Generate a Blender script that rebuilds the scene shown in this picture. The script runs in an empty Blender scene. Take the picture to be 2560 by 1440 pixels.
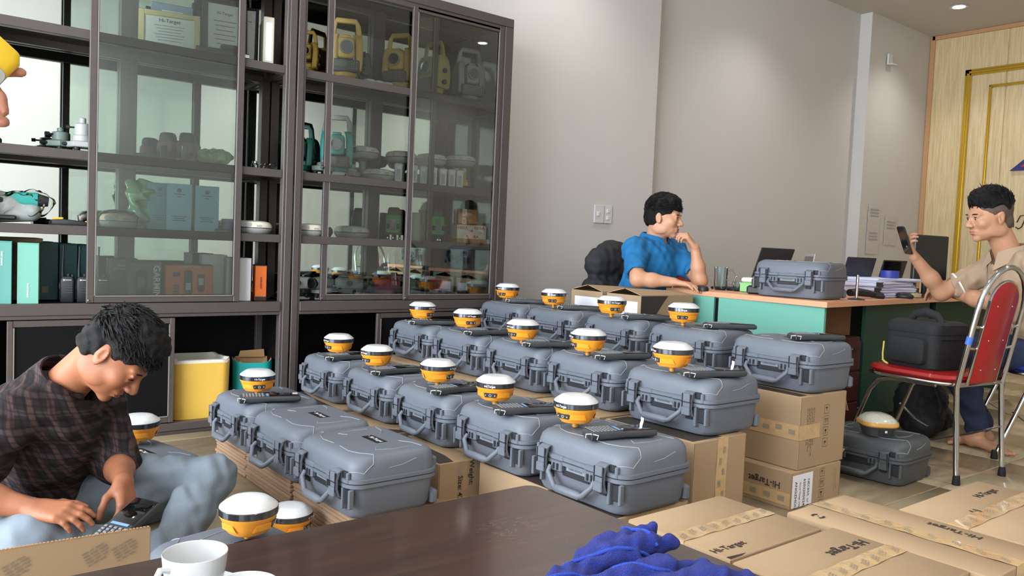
import bpy, math, random
import numpy as np
from mathutils import Matrix, Vector, Euler
random.seed(7)
SC = bpy.context.scene
COL = SC.collection
PI = math.pi
def srgb(*c):
    if len(c) == 1: c = (c[0],)*3
    return tuple((x/255/12.92 if x/255 <= .04045 else ((x/255+.055)/1.055)**2.4) for x in c) + (1,)

# ---------------------------------------------------------------- camera
cam = bpy.data.cameras.new('camera'); camo = bpy.data.objects.new('camera', cam); COL.objects.link(camo)
YAW, PITCH, ROLL, FOC = .675579885, .0525851641, -.0429939949, 2002.5
fw = Vector((math.sin(YAW)*math.cos(PITCH), math.cos(YAW)*math.cos(PITCH), -math.sin(PITCH)))
r0 = Vector((math.cos(YAW), -math.sin(YAW), 0)); d0 = fw.cross(r0)
rt = math.cos(ROLL)*r0 + math.sin(ROLL)*d0; dn = -math.sin(ROLL)*r0 + math.cos(ROLL)*d0
camo.matrix_world = Matrix(((rt.x, -dn.x, -fw.x, 0), (rt.y, -dn.y, -fw.y, 0), (rt.z, -dn.z, -fw.z, 1.0), (0, 0, 0, 1)))
cam.sensor_width = 36; cam.lens = FOC/2560*36; cam.clip_start = .05
SC.camera = camo
# ---------------------------------------------------------------- world and light
W = bpy.data.worlds.new('sky'); SC.world = W; W.use_nodes = True
bg = W.node_tree.nodes['Background']; bg.inputs[0].default_value = (.86, .93, 1.0, 1); bg.inputs[1].default_value = 2.6
def area(name, loc, rot, sx, sy, e, col=(1, 1, 1), portal=False):
    l = bpy.data.lights.new(name, 'AREA'); l.shape = 'RECTANGLE'; l.size = sx; l.size_y = sy; l.energy = e; l.color = col
    o = bpy.data.objects.new(name, l); COL.objects.link(o); o.location = loc; o.rotation_euler = rot
    if portal: l.cycles.is_portal = True
    return o
area('shopfront_daylight', (-2.75, 1.65, 1.75), (0, -PI/2, 0), 3.3, 5.4, 330, (.84, .92, 1.0))
SC.view_settings.view_transform = 'Standard'; SC.view_settings.look = 'None'
SC.view_settings.exposure = .70; SC.view_settings.gamma = 1; SC.view_settings.use_curve_mapping = False
try: SC.cycles.transparent_max_bounces = 24; SC.cycles.max_bounces = 10; SC.cycles.caustics_reflective = False; SC.cycles.caustics_refractive = False
except Exception: pass

# ---------------------------------------------------------------- materials
MATS = {}
def mat(name, col=(128, 128, 128), rough=.5, metal=0., spec=.5, var=0., vs=8., bump=0., bs=60., coat=0., emit=0., alpha=1., trans=0., ior=1.45, stretch=None, sheen=0.):
    if name in MATS: return MATS[name]
    m = bpy.data.materials.new(name); m.use_nodes = True; nt = m.node_tree; b = nt.nodes['Principled BSDF']
    c = srgb(*col); b.inputs['Base Color'].default_value = c
    b.inputs['Roughness'].default_value = rough; b.inputs['Metallic'].default_value = metal
    b.inputs['Specular IOR Level'].default_value = spec; b.inputs['Coat Weight'].default_value = coat; b.inputs['Coat Roughness'].default_value = .08
    b.inputs['Alpha'].default_value = alpha; b.inputs['Transmission Weight'].default_value = trans; b.inputs['IOR'].default_value = ior
    b.inputs['Sheen Weight'].default_value = sheen
    if emit: b.inputs['Emission Color'].default_value = c; b.inputs['Emission Strength'].default_value = emit
    if var or bump:
        tc = nt.nodes.new('ShaderNodeTexCoord'); mp = nt.nodes.new('ShaderNodeMapping')
        nt.links.new(tc.outputs['Object'], mp.inputs[0])
        if stretch: mp.inputs['Scale'].default_value = stretch
    if var:
        n = nt.nodes.new('ShaderNodeTexNoise'); n.inputs['Scale'].default_value = vs; n.inputs['Detail'].default_value = 5
        nt.links.new(mp.outputs[0], n.inputs['Vector'])
        r = nt.nodes.new('ShaderNodeMapRange'); r.inputs[1].default_value = .3; r.inputs[2].default_value = .7; r.inputs[3].default_value = 1-var; r.inputs[4].default_value = 1+var
        nt.links.new(n.outputs[0], r.inputs[0])
        x = nt.nodes.new('ShaderNodeMix'); x.data_type = 'RGBA'; x.blend_type = 'MULTIPLY'; x.inputs[0].default_value = 1
        x.inputs[6].default_value = c; nt.links.new(r.outputs[0], x.inputs[7]); nt.links.new(x.outputs[2], b.inputs['Base Color'])
    if bump:
        n = nt.nodes.new('ShaderNodeTexNoise'); n.inputs['Scale'].default_value = bs; n.inputs['Detail'].default_value = 4
        nt.links.new(mp.outputs[0], n.inputs['Vector'])
        q = nt.nodes.new('ShaderNodeBump'); q.inputs['Strength'].default_value = bump; q.inputs['Distance'].default_value = .01
        nt.links.new(n.outputs[0], q.inputs['Height']); nt.links.new(q.outputs[0], b.inputs['Normal'])
    MATS[name] = m; return m
def ramp_mat(name, c1, c2, scale, rough, stretch=(1, 1, 1), kind='NOISE', distort=0., coat=0., spec=.5, lo=.35, hi=.65, detail=6, bump=0.):
    m = bpy.data.materials.new(name); m.use_nodes = True; nt = m.node_tree; b = nt.nodes['Principled BSDF']
    tc = nt.nodes.new('ShaderNodeTexCoord'); mp = nt.nodes.new('ShaderNodeMapping'); mp.inputs['Scale'].default_value = stretch
    nt.links.new(tc.outputs['Object'], mp.inputs[0])
    n = nt.nodes.new('ShaderNodeTexNoise'); n.inputs['Scale'].default_value = scale; n.inputs['Detail'].default_value = detail; n.inputs['Distortion'].default_value = distort
    nt.links.new(mp.outputs[0], n.inputs['Vector'])
    r = nt.nodes.new('ShaderNodeValToRGB'); r.color_ramp.elements[0].position = lo; r.color_ramp.elements[1].position = hi
    r.color_ramp.elements[0].color = srgb(*c1); r.color_ramp.elements[1].color = srgb(*c2)
    nt.links.new(n.outputs[0], r.inputs[0]); nt.links.new(r.outputs[0], b.inputs['Base Color'])
    b.inputs['Roughness'].default_value = rough; b.inputs['Coat Weight'].default_value = coat; b.inputs['Coat Roughness'].default_value = .1; b.inputs['Specular IOR Level'].default_value = spec
    if bump:
        q = nt.nodes.new('ShaderNodeBump'); q.inputs['Strength'].default_value = bump; q.inputs['Distance'].default_value = .005
        nt.links.new(n.outputs[0], q.inputs['Height']); nt.links.new(q.outputs[0], b.inputs['Normal'])
    MATS[name] = m; return m
def glass_mat(name, tint, refl, rough=0.0):
    m = bpy.data.materials.new(name); m.use_nodes = True; nt = m.node_tree; nt.nodes.clear()
    o = nt.nodes.new('ShaderNodeOutputMaterial'); t = nt.nodes.new('ShaderNodeBsdfTransparent'); g = nt.nodes.new('ShaderNodeBsdfGlossy'); mx = nt.nodes.new('ShaderNodeMixShader')
    t.inputs[0].default_value = srgb(*tint); g.inputs['Roughness'].default_value = rough; g.inputs[0].default_value = (1, 1, 1, 1)
    lw = nt.nodes.new('ShaderNodeFresnel'); lw.inputs[0].default_value = refl
    nt.links.new(lw.outputs[0], mx.inputs[0]); nt.links.new(t.outputs[0], mx.inputs[1]); nt.links.new(g.outputs[0], mx.inputs[2]); nt.links.new(mx.outputs[0], o.inputs[0])
    MATS[name] = m; return m
wall_m = mat('wall_paint', (206, 203, 200), .75, var=.012, vs=3)
ceil_m = mat('ceiling_paint', (198, 193, 185), .8)
alu = mat('bronze_aluminium', (78, 71, 69), .38, spec=.5, var=.04, vs=30)
alu_hi = mat('bronze_bead', (128, 122, 118), .3, spec=.6)
black_in = mat('black_board', (9, 9, 11), .6, spec=.2)
mirror_m = mat('mirror_silver', (226, 234, 230), .02, metal=1.)
pane_m = glass_mat('door_glass', (246, 250, 248), 1.54)
shelf_m = glass_mat('shelf_glass', (224, 240, 232), 1.5)
case_m = mat('case_grey', (101, 107, 117), .5, var=.03, vs=14, bump=.05, bs=900)
case_d = mat('case_dark', (34, 36, 40), .6)
case_l = mat('case_edge_highlight', (140, 144, 150), .5)
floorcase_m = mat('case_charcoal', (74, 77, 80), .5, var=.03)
orange_m = mat('receiver_orange', (240, 156, 46), .38, coat=.2)
white_pl = mat('receiver_white', (214, 216, 219), .28, coat=.3)
chromeband = mat('receiver_band', (92, 95, 102), .16, metal=.85)
black_pl = mat('black_plastic', (34, 35, 37), .45)
dark_pl = mat('controller_rubber', (56, 58, 60), .55)
screen_m = mat('black_screen', (10, 11, 14), .08, coat=.5)
key_m = mat('key_grey', (120, 122, 124), .5)
card_m = mat('cardboard', (165, 139, 109), .78, var=.035, vs=5, bump=.04, bs=220)
card_e = mat('cardboard_edge', (206, 176, 136), .8)
card_in = mat('cardboard_inner', (170, 132, 92), .8)
print_m = mat('carton_print', (52, 45, 42), .75)
print_l = mat('carton_light_ink', (150, 138, 126), .7)
tape_m = mat('packing_tape', (196, 164, 120), .16, coat=.8, var=.05, vs=50, bump=.45, bs=30)
tape_ink = mat('tape_ink', (150, 138, 116), .3)
paper_m = mat('white_paper', (232, 232, 240), .7)
ink_m = mat('grey_ink', (120, 120, 130), .7)
ink_d = mat('black_ink', (30, 30, 34), .6)
white_ink = mat('white_ink', (225, 225, 225), .6)
chrome = mat('chrome_tube', (205, 205, 203), .14, metal=1.)
steel = mat('steel', (150, 150, 150), .3, metal=1.)
red_v = mat('red_vinyl', (150, 24, 26), .35, coat=.15, bump=.05, bs=300)
rubber = mat('black_rubber', (22, 22, 22), .7)

# ---------------------------------------------------------------- mesh building
class MB:
    def __init__(s): s.v = []; s.f = []; s.mi = []; s.T = Matrix.Identity(4)
    def add(s, vs, fs, m=0):
        n = len(s.v); s.v += [tuple(s.T @ Vector(p)) for p in vs]; s.f += [tuple(i+n for i in f) for f in fs]; s.mi += [m]*len(fs); return s
    def box(s, c, d, m=0, b=0.):
        x, y, z = c; w, e, h = d[0]/2, d[1]/2, d[2]/2
        if b <= 0:
            return s.add([(x-w, y-e, z-h), (x+w, y-e, z-h), (x+w, y+e, z-h), (x-w, y+e, z-h), (x-w, y-e, z+h), (x+w, y-e, z+h), (x+w, y+e, z+h), (x-w, y+e, z+h)],
                         [(3, 2, 1, 0), (4, 5, 6, 7), (0, 1, 5, 4), (1, 2, 6, 5), (2, 3, 7, 6), (3, 0, 4, 7)], m)
        b = min(b, w*.98, e*.98, h*.98)
        b = min(b, w*.49, e*.49, h*.49)
        R = lambda i, zz: [(x+px, y+py, zz) for px, py in rr(2*(w-i), 2*(e-i), b, 1)]
        return s.loft([R(b, z-h), R(0, z-h+b), R(0, z+h-b), R(b, z+h)], m)
    def loft(s, rings, m=0, cap=(1, 1), closed=True):
        n = len(rings[0]); vs = [p for r in rings for p in r]; fs = []
        for k in range(len(rings)-1):
            for i in range(n if closed else n-1):
                j = (i+1) % n; a = k*n; fs.append((a+i, a+j, a+n+j, a+n+i))
        if cap[0]: fs.append(tuple(range(n-1, -1, -1)))
        if cap[1]: fs.append(tuple(range((len(rings)-1)*n, len(rings)*n)))
        return s.add(vs, fs, m)
    def lathe(s, prof, n=24, m=0, c=(0, 0, 0), cap=(1, 1)):
        rings = [[(c[0]+r*math.cos(2*PI*i/n), c[1]+r*math.sin(2*PI*i/n), c[2]+z) for i in range(n)] for r, z in prof]
        return s.loft(rings, m, cap)
    def tube(s, path, r, n=8, m=0, cap=True, closed=False, flat=1.):
        P = [Vector(p) for p in path]; rings = []; up = None
        rs = r if isinstance(r, (list, tuple)) else [r]*len(P)
        for i, p in enumerate(P):
            if closed: t = (P[(i+1) % len(P)]-P[i-1])
            else: t = (P[min(i+1, len(P)-1)]-P[max(i-1, 0)])
            t = t.normalized() if t.length > 1e-9 else Vector((0, 0, 1))
            if up is None: up = Vector((0, 0, 1)) if abs(t.z) < .9 else Vector((1, 0, 0))
            x = up.cross(t); x = x.normalized() if x.length > 1e-6 else Vector((1, 0, 0)); up = t.cross(x)
            rings.append([tuple(p+rs[i]*(math.cos(2*PI*k/n)*x+math.sin(2*PI*k/n)*flat*up)) for k in range(n)])
        if closed: rings.append(rings[0]); cap = False
        return s.loft(rings, m, (cap, cap))
    def prism(s, poly, z0, z1, m=0):
        return s.loft([[(x, y, z0) for x, y in poly], [(x, y, z1) for x, y in poly]], m)
    def cyl(s, a, b, r, n=12, m=0, r2=None): return s.tube([a, b], [r, r if r2 is None else r2], n, m)
    def quad(s, a, b, c, d, m=0): return s.add([a, b, c, d], [(0, 1, 2, 3)], m)
    def sphere(s, c, r, n=12, m=0, sc=(1, 1, 1)):
        k = max(4, n//2); prof = [(math.sin(PI*i/k), -math.cos(PI*i/k)) for i in range(k+1)]
        prof[0] = (.02, -1); prof[-1] = (.02, 1)
        rings = [[(c[0]+r*sc[0]*q*math.cos(2*PI*i/n), c[1]+r*sc[1]*q*math.sin(2*PI*i/n), c[2]+r*sc[2]*z) for i in range(n)] for q, z in prof]
        return s.loft(rings, m)
    def mesh(s, name, mats, ang=38):
        me = bpy.data.meshes.new(name); me.from_pydata(s.v, [], s.f)
        for m in (mats if isinstance(mats, (list, tuple)) else [mats]): me.materials.append(m)
        me.polygons.foreach_set('material_index', s.mi)
        if ang: me.shade_smooth(); me.set_sharp_from_angle(angle=math.radians(ang))
        me.update(); return me
def rr(w, d, r, n=4):
    r = min(r, w/2-1e-4, d/2-1e-4); out = []
    for cx, cy, a0 in ((w/2-r, d/2-r, 0), (-w/2+r, d/2-r, 90), (-w/2+r, -d/2+r, 180), (w/2-r, -d/2+r, 270)):
        for k in range(n+1):
            a = math.radians(a0+90*k/n); out.append((cx+r*math.cos(a), cy+r*math.sin(a)))
    return out
def ring(w, d, r, z, n=4, c=(0, 0)): return [(c[0]+x, c[1]+y, z) for x, y in rr(w, d, r, n)]
def put(name, me, parent=None, loc=(0, 0, 0), rot=(0, 0, 0)):
    o = bpy.data.objects.new(name, me); COL.objects.link(o); o.location = loc; o.rotation_euler = rot
    if parent is not None: o.parent = parent
    return o
def ob(name, mb, mats, parent=None, loc=(0, 0, 0), rot=(0, 0, 0), ang=38): return put(name, mb.mesh(name, mats, ang), parent, loc, rot)
def obs(name, mb, mats, parent=None, ang=38, sub=None):
    """every connected piece of mb as an object of its own"""
    par = list(range(len(mb.v)))
    def find(a):
        while par[a] != a: par[a] = par[par[a]]; a = par[a]
        return a
    for f in mb.f:
        r = find(f[0])
        for i in f[1:]: par[find(i)] = r
    grp = {}
    for k, f in enumerate(mb.f): grp.setdefault(find(f[0]), []).append(k)
    out = []
    for ks in grp.values():
        b = MB(); ix = {}
        for k in ks:
            for i in mb.f[k]:
                if i not in ix: ix[i] = len(b.v); b.v.append(mb.v[i])
            b.f.append(tuple(ix[i] for i in mb.f[k])); b.mi.append(mb.mi[k])
        out.append(ob(name, b, mats, parent, ang=ang))
    return out
def stuff(o): o['kind'] = 'stuff'; return o
def thing(name, label, cat, loc=(0, 0, 0), rz=0., group=None, rot=None):
    o = bpy.data.objects.new(name, None); COL.objects.link(o); o.empty_display_size = .05
    o.location = loc; o.rotation_euler = rot or (0, 0, rz); return tag(o, label, cat, group)
def tag(o, label, cat, group=None):
    o['label'] = label; o['category'] = cat
    if group: o['group'] = group
    return o
def struct(o, label=None):
    o['kind'] = 'structure'
    if label: o['label'] = label
    return o
def dup(o, loc=None, rz=None, label=None, group=None, parent=None, skip=()):
    c = o.copy(); COL.objects.link(c)
    if parent is not None: c.parent = parent
    if loc is not None: c.location = loc
    if rz is not None: c.rotation_euler = (0, 0, rz) if not isinstance(rz, tuple) else rz
    if label: c['label'] = label
    if group: c['group'] = group
    for ch in list(o.children):
        if ch.name.split('.')[0] in skip: continue
        dup(ch, parent=c)
    return c
_TX = {}
def text(name, s, size, m, parent, o, xd, yd, align='CENTER', bold=0., label=None):
    """flat lettering: origin o, reading direction xd, up direction yd"""
    key = (s, align, bold)
    if key not in _TX:
        cu = bpy.data.curves.new('t', 'FONT'); cu.body = s; cu.align_x = align; cu.align_y = 'CENTER'; cu.resolution_u = 2; cu.offset = bold
        t = bpy.data.objects.new('t', cu); me = bpy.data.meshes.new_from_object(t)
        _TX[key] = ([tuple(v.co) for v in me.vertices], [tuple(p.vertices) for p in me.polygons])
        bpy.data.objects.remove(t); bpy.data.meshes.remove(me); bpy.data.curves.remove(cu)
    vs, fs = _TX[key]; X = Vector(xd).normalized(); Y = Vector(yd).normalized(); N = X.cross(Y); O = Vector(o)+N*.0007
    b = MB(); b.add([O+X*(v[0]*size)+Y*(v[1]*size) for v in vs], fs)
    r = ob(name, b, m, parent, ang=0)
    if label: r['label'] = label
    return r
# ---------------------------------------------------------------- smooth solids (signed distance + surface nets), for bodies, clothes and cloth
def _nets(D, org, h):
    S = D < 0; c = S[:-1, :-1, :-1].astype(np.int8).copy(); n = 0
    for dx in (0, 1):
        for dy in (0, 1):
            for dz in (0, 1):
                if dx or dy or dz: c += S[dx:S.shape[0]-1+dx, dy:S.shape[1]-1+dy, dz:S.shape[2]-1+dz]
    I = np.argwhere((c > 0) & (c < 8)); idx = -np.ones(c.shape, np.int32); idx[tuple(I.T)] = np.arange(len(I))
    cor = {(a, b, e): D[I[:, 0]+a, I[:, 1]+b, I[:, 2]+e] for a in (0, 1) for b in (0, 1) for e in (0, 1)}
    P = np.zeros((len(I), 3)); N = np.zeros(len(I))
    for k in cor:
        for ax in range(3):
            if k[ax]: continue
            k2 = list(k); k2[ax] = 1; k2 = tuple(k2); u, v = cor[k], cor[k2]; m = (u < 0) != (v < 0)
            t = np.where(m, u/np.where(m, u-v, 1), 0); q = np.tile(np.array(k, float), (len(I), 1)); q[:, ax] += t; P += q*m[:, None]; N += m
    V = (I+P/N[:, None])*h+org; F = []
    for ax in range(3):
        o = [(0, 0), (0, -1), (-1, -1), (-1, 0)]; a1, a2 = [(1, 2), (2, 0), (0, 1)][ax]
        sl0 = [slice(None)]*3; sl1 = [slice(None)]*3; sl0[ax] = slice(0, -1); sl1[ax] = slice(1, None)
        A = S[tuple(sl0)]; B = S[tuple(sl1)]; E = np.argwhere(A != B)
        E = E[(E[:, a1] > 0) & (E[:, a2] > 0) & (E[:, a1] < D.shape[a1]-1) & (E[:, a2] < D.shape[a2]-1)]
        fl = A[tuple(E.T)]; q = []
        for u, v in o:
            J = E.copy(); J[:, a1] += u; J[:, a2] += v; q.append(idx[tuple(J.T)])
        q = np.stack(q, 1); q[fl] = q[fl][:, ::-1]; F.append(q[:, ::-1])
    F = np.concatenate(F); F = F[(F >= 0).all(1)]
    return V, F
def sdf(prims, h, wr=0., ws=30., seed=1, name='body', mats=(), fold=None):
    """prims: [op, k, kind, ...] in world space -> smooth mesh"""
    def npz(a): return np.array(a, float)
    lo = np.full(3, 1e9); hi = -lo
    for p in prims:
        if p[0] != '+': continue
        a = p[3:]
        pts = [(npz(a[0]), a[2]), (npz(a[1]), a[3])] if p[2] in 'cf' else [(npz(a[0]), max(a[1]))]
        for c, r in pts: lo = np.minimum(lo, c-r-.02); hi = np.maximum(hi, c+r+.02)
    n = np.ceil((hi-lo)/h).astype(int)+2; D = np.full(n, 1., np.float32)
    G = [lo[i]+h*np.arange(n[i]) for i in range(3)]
    for p in prims:
        op, k, kind = p[:3]; a = p[3:]
        if kind in 'cf': A, B, ra, rb = npz(a[0]), npz(a[1]), a[2], a[3]; l = np.minimum(A-ra, B-rb)-k-.03; u = np.maximum(A+ra, B+rb)+k+.03
        elif kind == 'e': A = npz(a[0]); rad = npz(a[1]); l = A-max(rad)-k-.03; u = A+max(rad)+k+.03
        elif kind == 'p': l, u = lo, hi
        i0 = np.clip(np.floor((l-lo)/h).astype(int), 0, n); i1 = np.clip(np.ceil((u-lo)/h).astype(int)+1, 0, n)
        if (i1 <= i0).any(): continue
        X, Y, Z = np.meshgrid(*[G[i][i0[i]:i1[i]].astype(np.float32) for i in range(3)], indexing='ij')
        if kind == 'c':
            ab = B-A; L = float(ab@ab)+1e-12; t = np.clip(((X-A[0])*ab[0]+(Y-A[1])*ab[1]+(Z-A[2])*ab[2])/L, 0, 1)
            d = np.sqrt((X-A[0]-t*ab[0])**2+(Y-A[1]-t*ab[1])**2+(Z-A[2]-t*ab[2])**2)-(ra+(rb-ra)*t)
        elif kind == 'f':   # capsule squashed by factor s along unit n
            nn, s = npz(a[4]), a[5]; nn = nn/np.linalg.norm(nn); ab = B-A; ab2 = ab+(s-1)*(ab@nn)*nn; L = float(ab2@ab2)+1e-12
            x, y, z = X-A[0], Y-A[1], Z-A[2]; dn_ = (x*nn[0]+y*nn[1]+z*nn[2])*(s-1); x = x+dn_*nn[0]; y = y+dn_*nn[1]; z = z+dn_*nn[2]
            t = np.clip((x*ab2[0]+y*ab2[1]+z*ab2[2])/L, 0, 1)
            d = (np.sqrt((x-t*ab2[0])**2+(y-t*ab2[1])**2+(z-t*ab2[2])**2)-(ra+(rb-ra)*t))/ (1+(s-1)*.5)
        elif kind == 'e':
            M_ = npz(a[2]) if len(a) > 2 and a[2] is not None else np.eye(3)   # rows: local axes
            x, y, z = X-A[0], Y-A[1], Z-A[2]; q = [(x*M_[i][0]+y*M_[i][1]+z*M_[i][2])/rad[i] for i in range(3)]
            k0 = np.sqrt(q[0]**2+q[1]**2+q[2]**2); k1 = np.sqrt((q[0]/rad[0])**2+(q[1]/rad[1])**2+(q[2]/rad[2])**2)+1e-9; d = k0*(k0-1)/k1
        else:               # plane: keeps the side the normal points away from
            nn = npz(a[1]); nn = nn/np.linalg.norm(nn); d = (X-a[0][0])*nn[0]+(Y-a[0][1])*nn[1]+(Z-a[0][2])*nn[2]
        sl = tuple(slice(i0[i], i1[i]) for i in range(3)); O = D[sl]
        kk = max(k, 1e-4)
        if op == '+': H = np.maximum(kk-np.abs(O-d), 0)/kk; D[sl] = np.minimum(O, d)-H*H*kk*.25
        else:
            e = d if op == '&' else -d; H = np.maximum(kk-np.abs(O-e), 0)/kk; D[sl] = np.maximum(O, e)+H*H*kk*.25
    if wr:
        rg = np.random.default_rng(seed); X, Y, Z = np.meshgrid(*[g.astype(np.float32) for g in G], indexing='ij', sparse=True)
        for i in range(7):
            v = rg.normal(size=3); v /= np.linalg.norm(v); f = ws*(1+.35*i)
            w2 = rg.normal(size=3)*ws*.35
            D += (wr/(1+.3*i))*np.sin(f*(v[0]*X+v[1]*Y+v[2]*Z)+1.6*np.sin(w2[0]*X+w2[1]*Y+w2[2]*Z+i)+i*1.3).astype(np.float32)*.5
    V, F = _nets(D, lo, h)
    me = bpy.data.meshes.new(name); me.vertices.add(len(V)); me.vertices.foreach_set('co', V.astype(np.float32).ravel())
    me.loops.add(F.size); me.loops.foreach_set('vertex_index', F.astype(np.int32).ravel())
    me.polygons.add(len(F)); me.polygons.foreach_set('loop_start', np.arange(0, F.size, 4, dtype=np.int32))
    me.update(calc_edges=True); me.validate(); me.shade_smooth()
    for m in mats: me.materials.append(m)
    return me
def shift(me, o):
    me.transform(Matrix.Translation(-Vector(o))); return me
# ---------------------------------------------------------------- room
floor_m = ramp_mat('floor_stone', (150, 134, 108), (186, 170, 142), 1.6, .16, stretch=(1.0, 3.2, 1), distort=1.6, spec=.5, lo=.3, hi=.72, detail=8)
grout_m = mat('grout', (110, 98, 80), .8)
veneer = ramp_mat('oak_veneer', (196, 172, 128), (222, 202, 160), 5, .42, stretch=(1, 9, .55), distort=.8, lo=.3, hi=.7)
frame_w = mat('veneer_frame', (190, 146, 104), .45)
gold = mat('gold_moulding', (222, 186, 74), .22, metal=.9)
b = MB(); b.box((3.5, 1.65, -.06), (13.2, 6.6, .1)); fl = struct(ob('floor', b, grout_m), 'polished beige marbled tile floor')
tb = MB(); tb.box((0, 0, 0), (.797, .797, .012), 0, .0015); tme = tb.mesh('tile', floor_m)
for i in range(-3, 13):
    for j in range(-1, 6):
        put('tile', tme, fl, (i*.8+.15, j*.8+.35, -.006))
# walls
b = MB(); b.box((1.1, 4.53, 1.83), (7.826, .12, 3.66))
struct(ob('wall_back', b, wall_m), 'white painted wall behind the cabinets')
b = MB(); b.box((6.7, 4.66, 1.83), (3.6, .12, 3.66)); struct(ob('wall_recess', b, wall_m), 'grey white recessed wall behind the desks')
b = MB(); b.box((9.06, 4.535, 1.83), (1.4, .13, 3.66)); struct(ob('wall_pillar', b, wall_m), 'white pillar beside the wood panelling')
b = MB(); b.box((3.5, -1.46, 1.83), (13.2, .12, 3.66)); struct(ob('wall_front', b, wall_m), 'white painted side wall opposite the cabinets')
b = MB(); b.box((3.5, 1.65, 3.71), (13.2, 6.6, .1)); cl = struct(ob('ceiling', b, ceil_m), 'plain pale ceiling')
b = MB(); b.box((9.81, 1.6, 1.83), (.12, 6.0, 3.66)); wr = struct(ob('wall_right', b, veneer), 'oak veneer panelled end wall')
for k, y0 in enumerate((4.44, 3.62, 2.42, 1.22, .02)):
    y1 = (3.63, 2.43, 1.23, .03, -1.4)[k]
    q = MB(); q.box((9.745, (y0+y1)/2-.002, 1.82), (.012, y0-y1-.006, 3.6), 0, .002); ob('veneer_panel', q, veneer, wr)
q = MB(); q.box((9.735, 4.44, 1.83), (.03, .055, 3.66), 0, .004); q.box((9.735, 1.5, 3.635), (.03, 5.9, .05), 0, .004)
struct(ob('trim_1', q, frame_w), 'reddish brown wood edge of the panelled wall')
def moulding(n, y0, y1, z0, z1, w):
    q = MB(); x = 9.725
    P = [(x, y0, z0), (x, y0, z1), (x, y1, z1), (x, y1, z0)]
    for a, c in ((P[0], P[1]), (P[1], P[2]), (P[2], P[3]), (P[3], P[0])):
        d = Vector(c)-Vector(a); mid = (Vector(a)+Vector(c))/2
        for off, ww, h in ((0, w, .018), (0, w*.45, .036)):
            s = (h, ww, abs(d.z)+ww) if abs(d.z) > .1 else (h, abs(d.y)+ww, ww)
            q.box(mid, s, 0, .005)
    struct(ob(n, q, gold), 'gold picture moulding on the panelled wall')
moulding('trim_2', 4.02, .9, .35, 3.18, .07)
moulding('trim_3', 3.78, 1.14, .55, 3.0, .03)
# sign on the panelled wall: a flat triangular emblem and lettering
navy = mat('sign_navy', (40, 40, 110), .4); redp = mat('sign_red', (190, 40, 60), .4)
sg = thing('wall_sign', 'navy and red triangular emblem on the panelled wall at the right edge', 'sign', (9.72, 2.9, 2.05))
q = MB(); q.prism([(.62, 0), (-.62, 0), (0, .55)], -.012, .012); 
T = Matrix(((0, 0, -1, 0), (1, 0, 0, 0), (0, 1, 0, 0), (0, 0, 0, 1)))
q.v = [tuple(T @ Vector(p)) for p in q.v]; ob('emblem', q, navy, sg)
q = MB(); q.prism([(.52, .04), (-.30, .04), (0, .40)], -.014, .016); q.v = [tuple(T @ Vector(p)) for p in q.v]; ob('emblem_face', q, redp, sg)
lt = thing('wall_lettering', 'dark script letters on the panelled wall below the emblem', 'sign', (9.735, 3.4, 1.47))
q = MB()
def stroke(pts, r=.006): q.tube([(0, -x, y) for x, y in pts], r, 6)
stroke([(-.02, .02), (.01, .09), (.06, .10), (.05, .03), (.03, -.03), (.0, -.05), (-.03, -.03)]); stroke([(.05, .03), (.08, .05), (.12, .06)])
stroke([(.16, .10), (.12, .06), (.10, .0), (.10, -.04), (.13, -.05), (.17, -.03)]); stroke([(-.08, -.03), (-.08, .03), (-.05, .03), (-.05, -.03), (-.08, -.03), (-.09, .0)])
stroke([(.20, .02), (.18, -.03), (.22, -.05), (.25, -.01), (.23, .03), (.20, .02)])
ob('letter', q, ink_d, lt)
# downlights
def downlight(x, y, e, label):
    t = thing('ceiling_downlight', label, 'light', (x, y, 3.66), group='recessed ceiling downlights')
    q = MB(); q.lathe([(.06, -.001), (.085, -.004), (.088, -.010), (.075, -.012), (.06, -.008)], 28, cap=(0, 0)); ob('trim_ring', q, white_pl, t)
    q = MB(); q.lathe([(.001, -.008), (.062, -.008)], 28, cap=(0, 0)); ob('lens', q, mat('lamp_lens', (255, 252, 244), .5, emit=14.), t)
    l = bpy.data.lights.new('downlight_lamp', 'SPOT'); l.energy = e; l.spot_size = 2.1; l.spot_blend = .8; l.shadow_soft_size = .06; l.color = (1, .965, .92)
    lo = bpy.data.objects.new('downlight_lamp', l); COL.objects.link(lo); lo.parent = t; lo.location = (0, 0, -.03)
downlight(8.75, 3.76, 34, 'lit round ceiling downlight above the panelled wall corner')
for x, l in ((6.3, 'round ceiling downlight above the recessed wall'), (3.9, 'round ceiling downlight above the right display cabinet end')): downlight(x, 3.76, 34, l)
for x, l in ((8.75, 'round ceiling downlight out over the floor before the panelled wall'), (6.3, 'round ceiling downlight over the second desk')): downlight(x, 1.4, 34, l)
for x, l in ((1.4, 'added round ceiling downlight behind the coffee table'), (3.9, 'added round ceiling downlight by the side wall opposite the right cabinet'), (6.3, 'added round ceiling downlight by the side wall opposite the desks')): downlight(x, -.55, 70, l)  # added unseen lamps, brighten the side wall that the cabinet mirrors show
downlight(1.4, 3.55, 34, 'round ceiling downlight above the left display cabinet')
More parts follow.
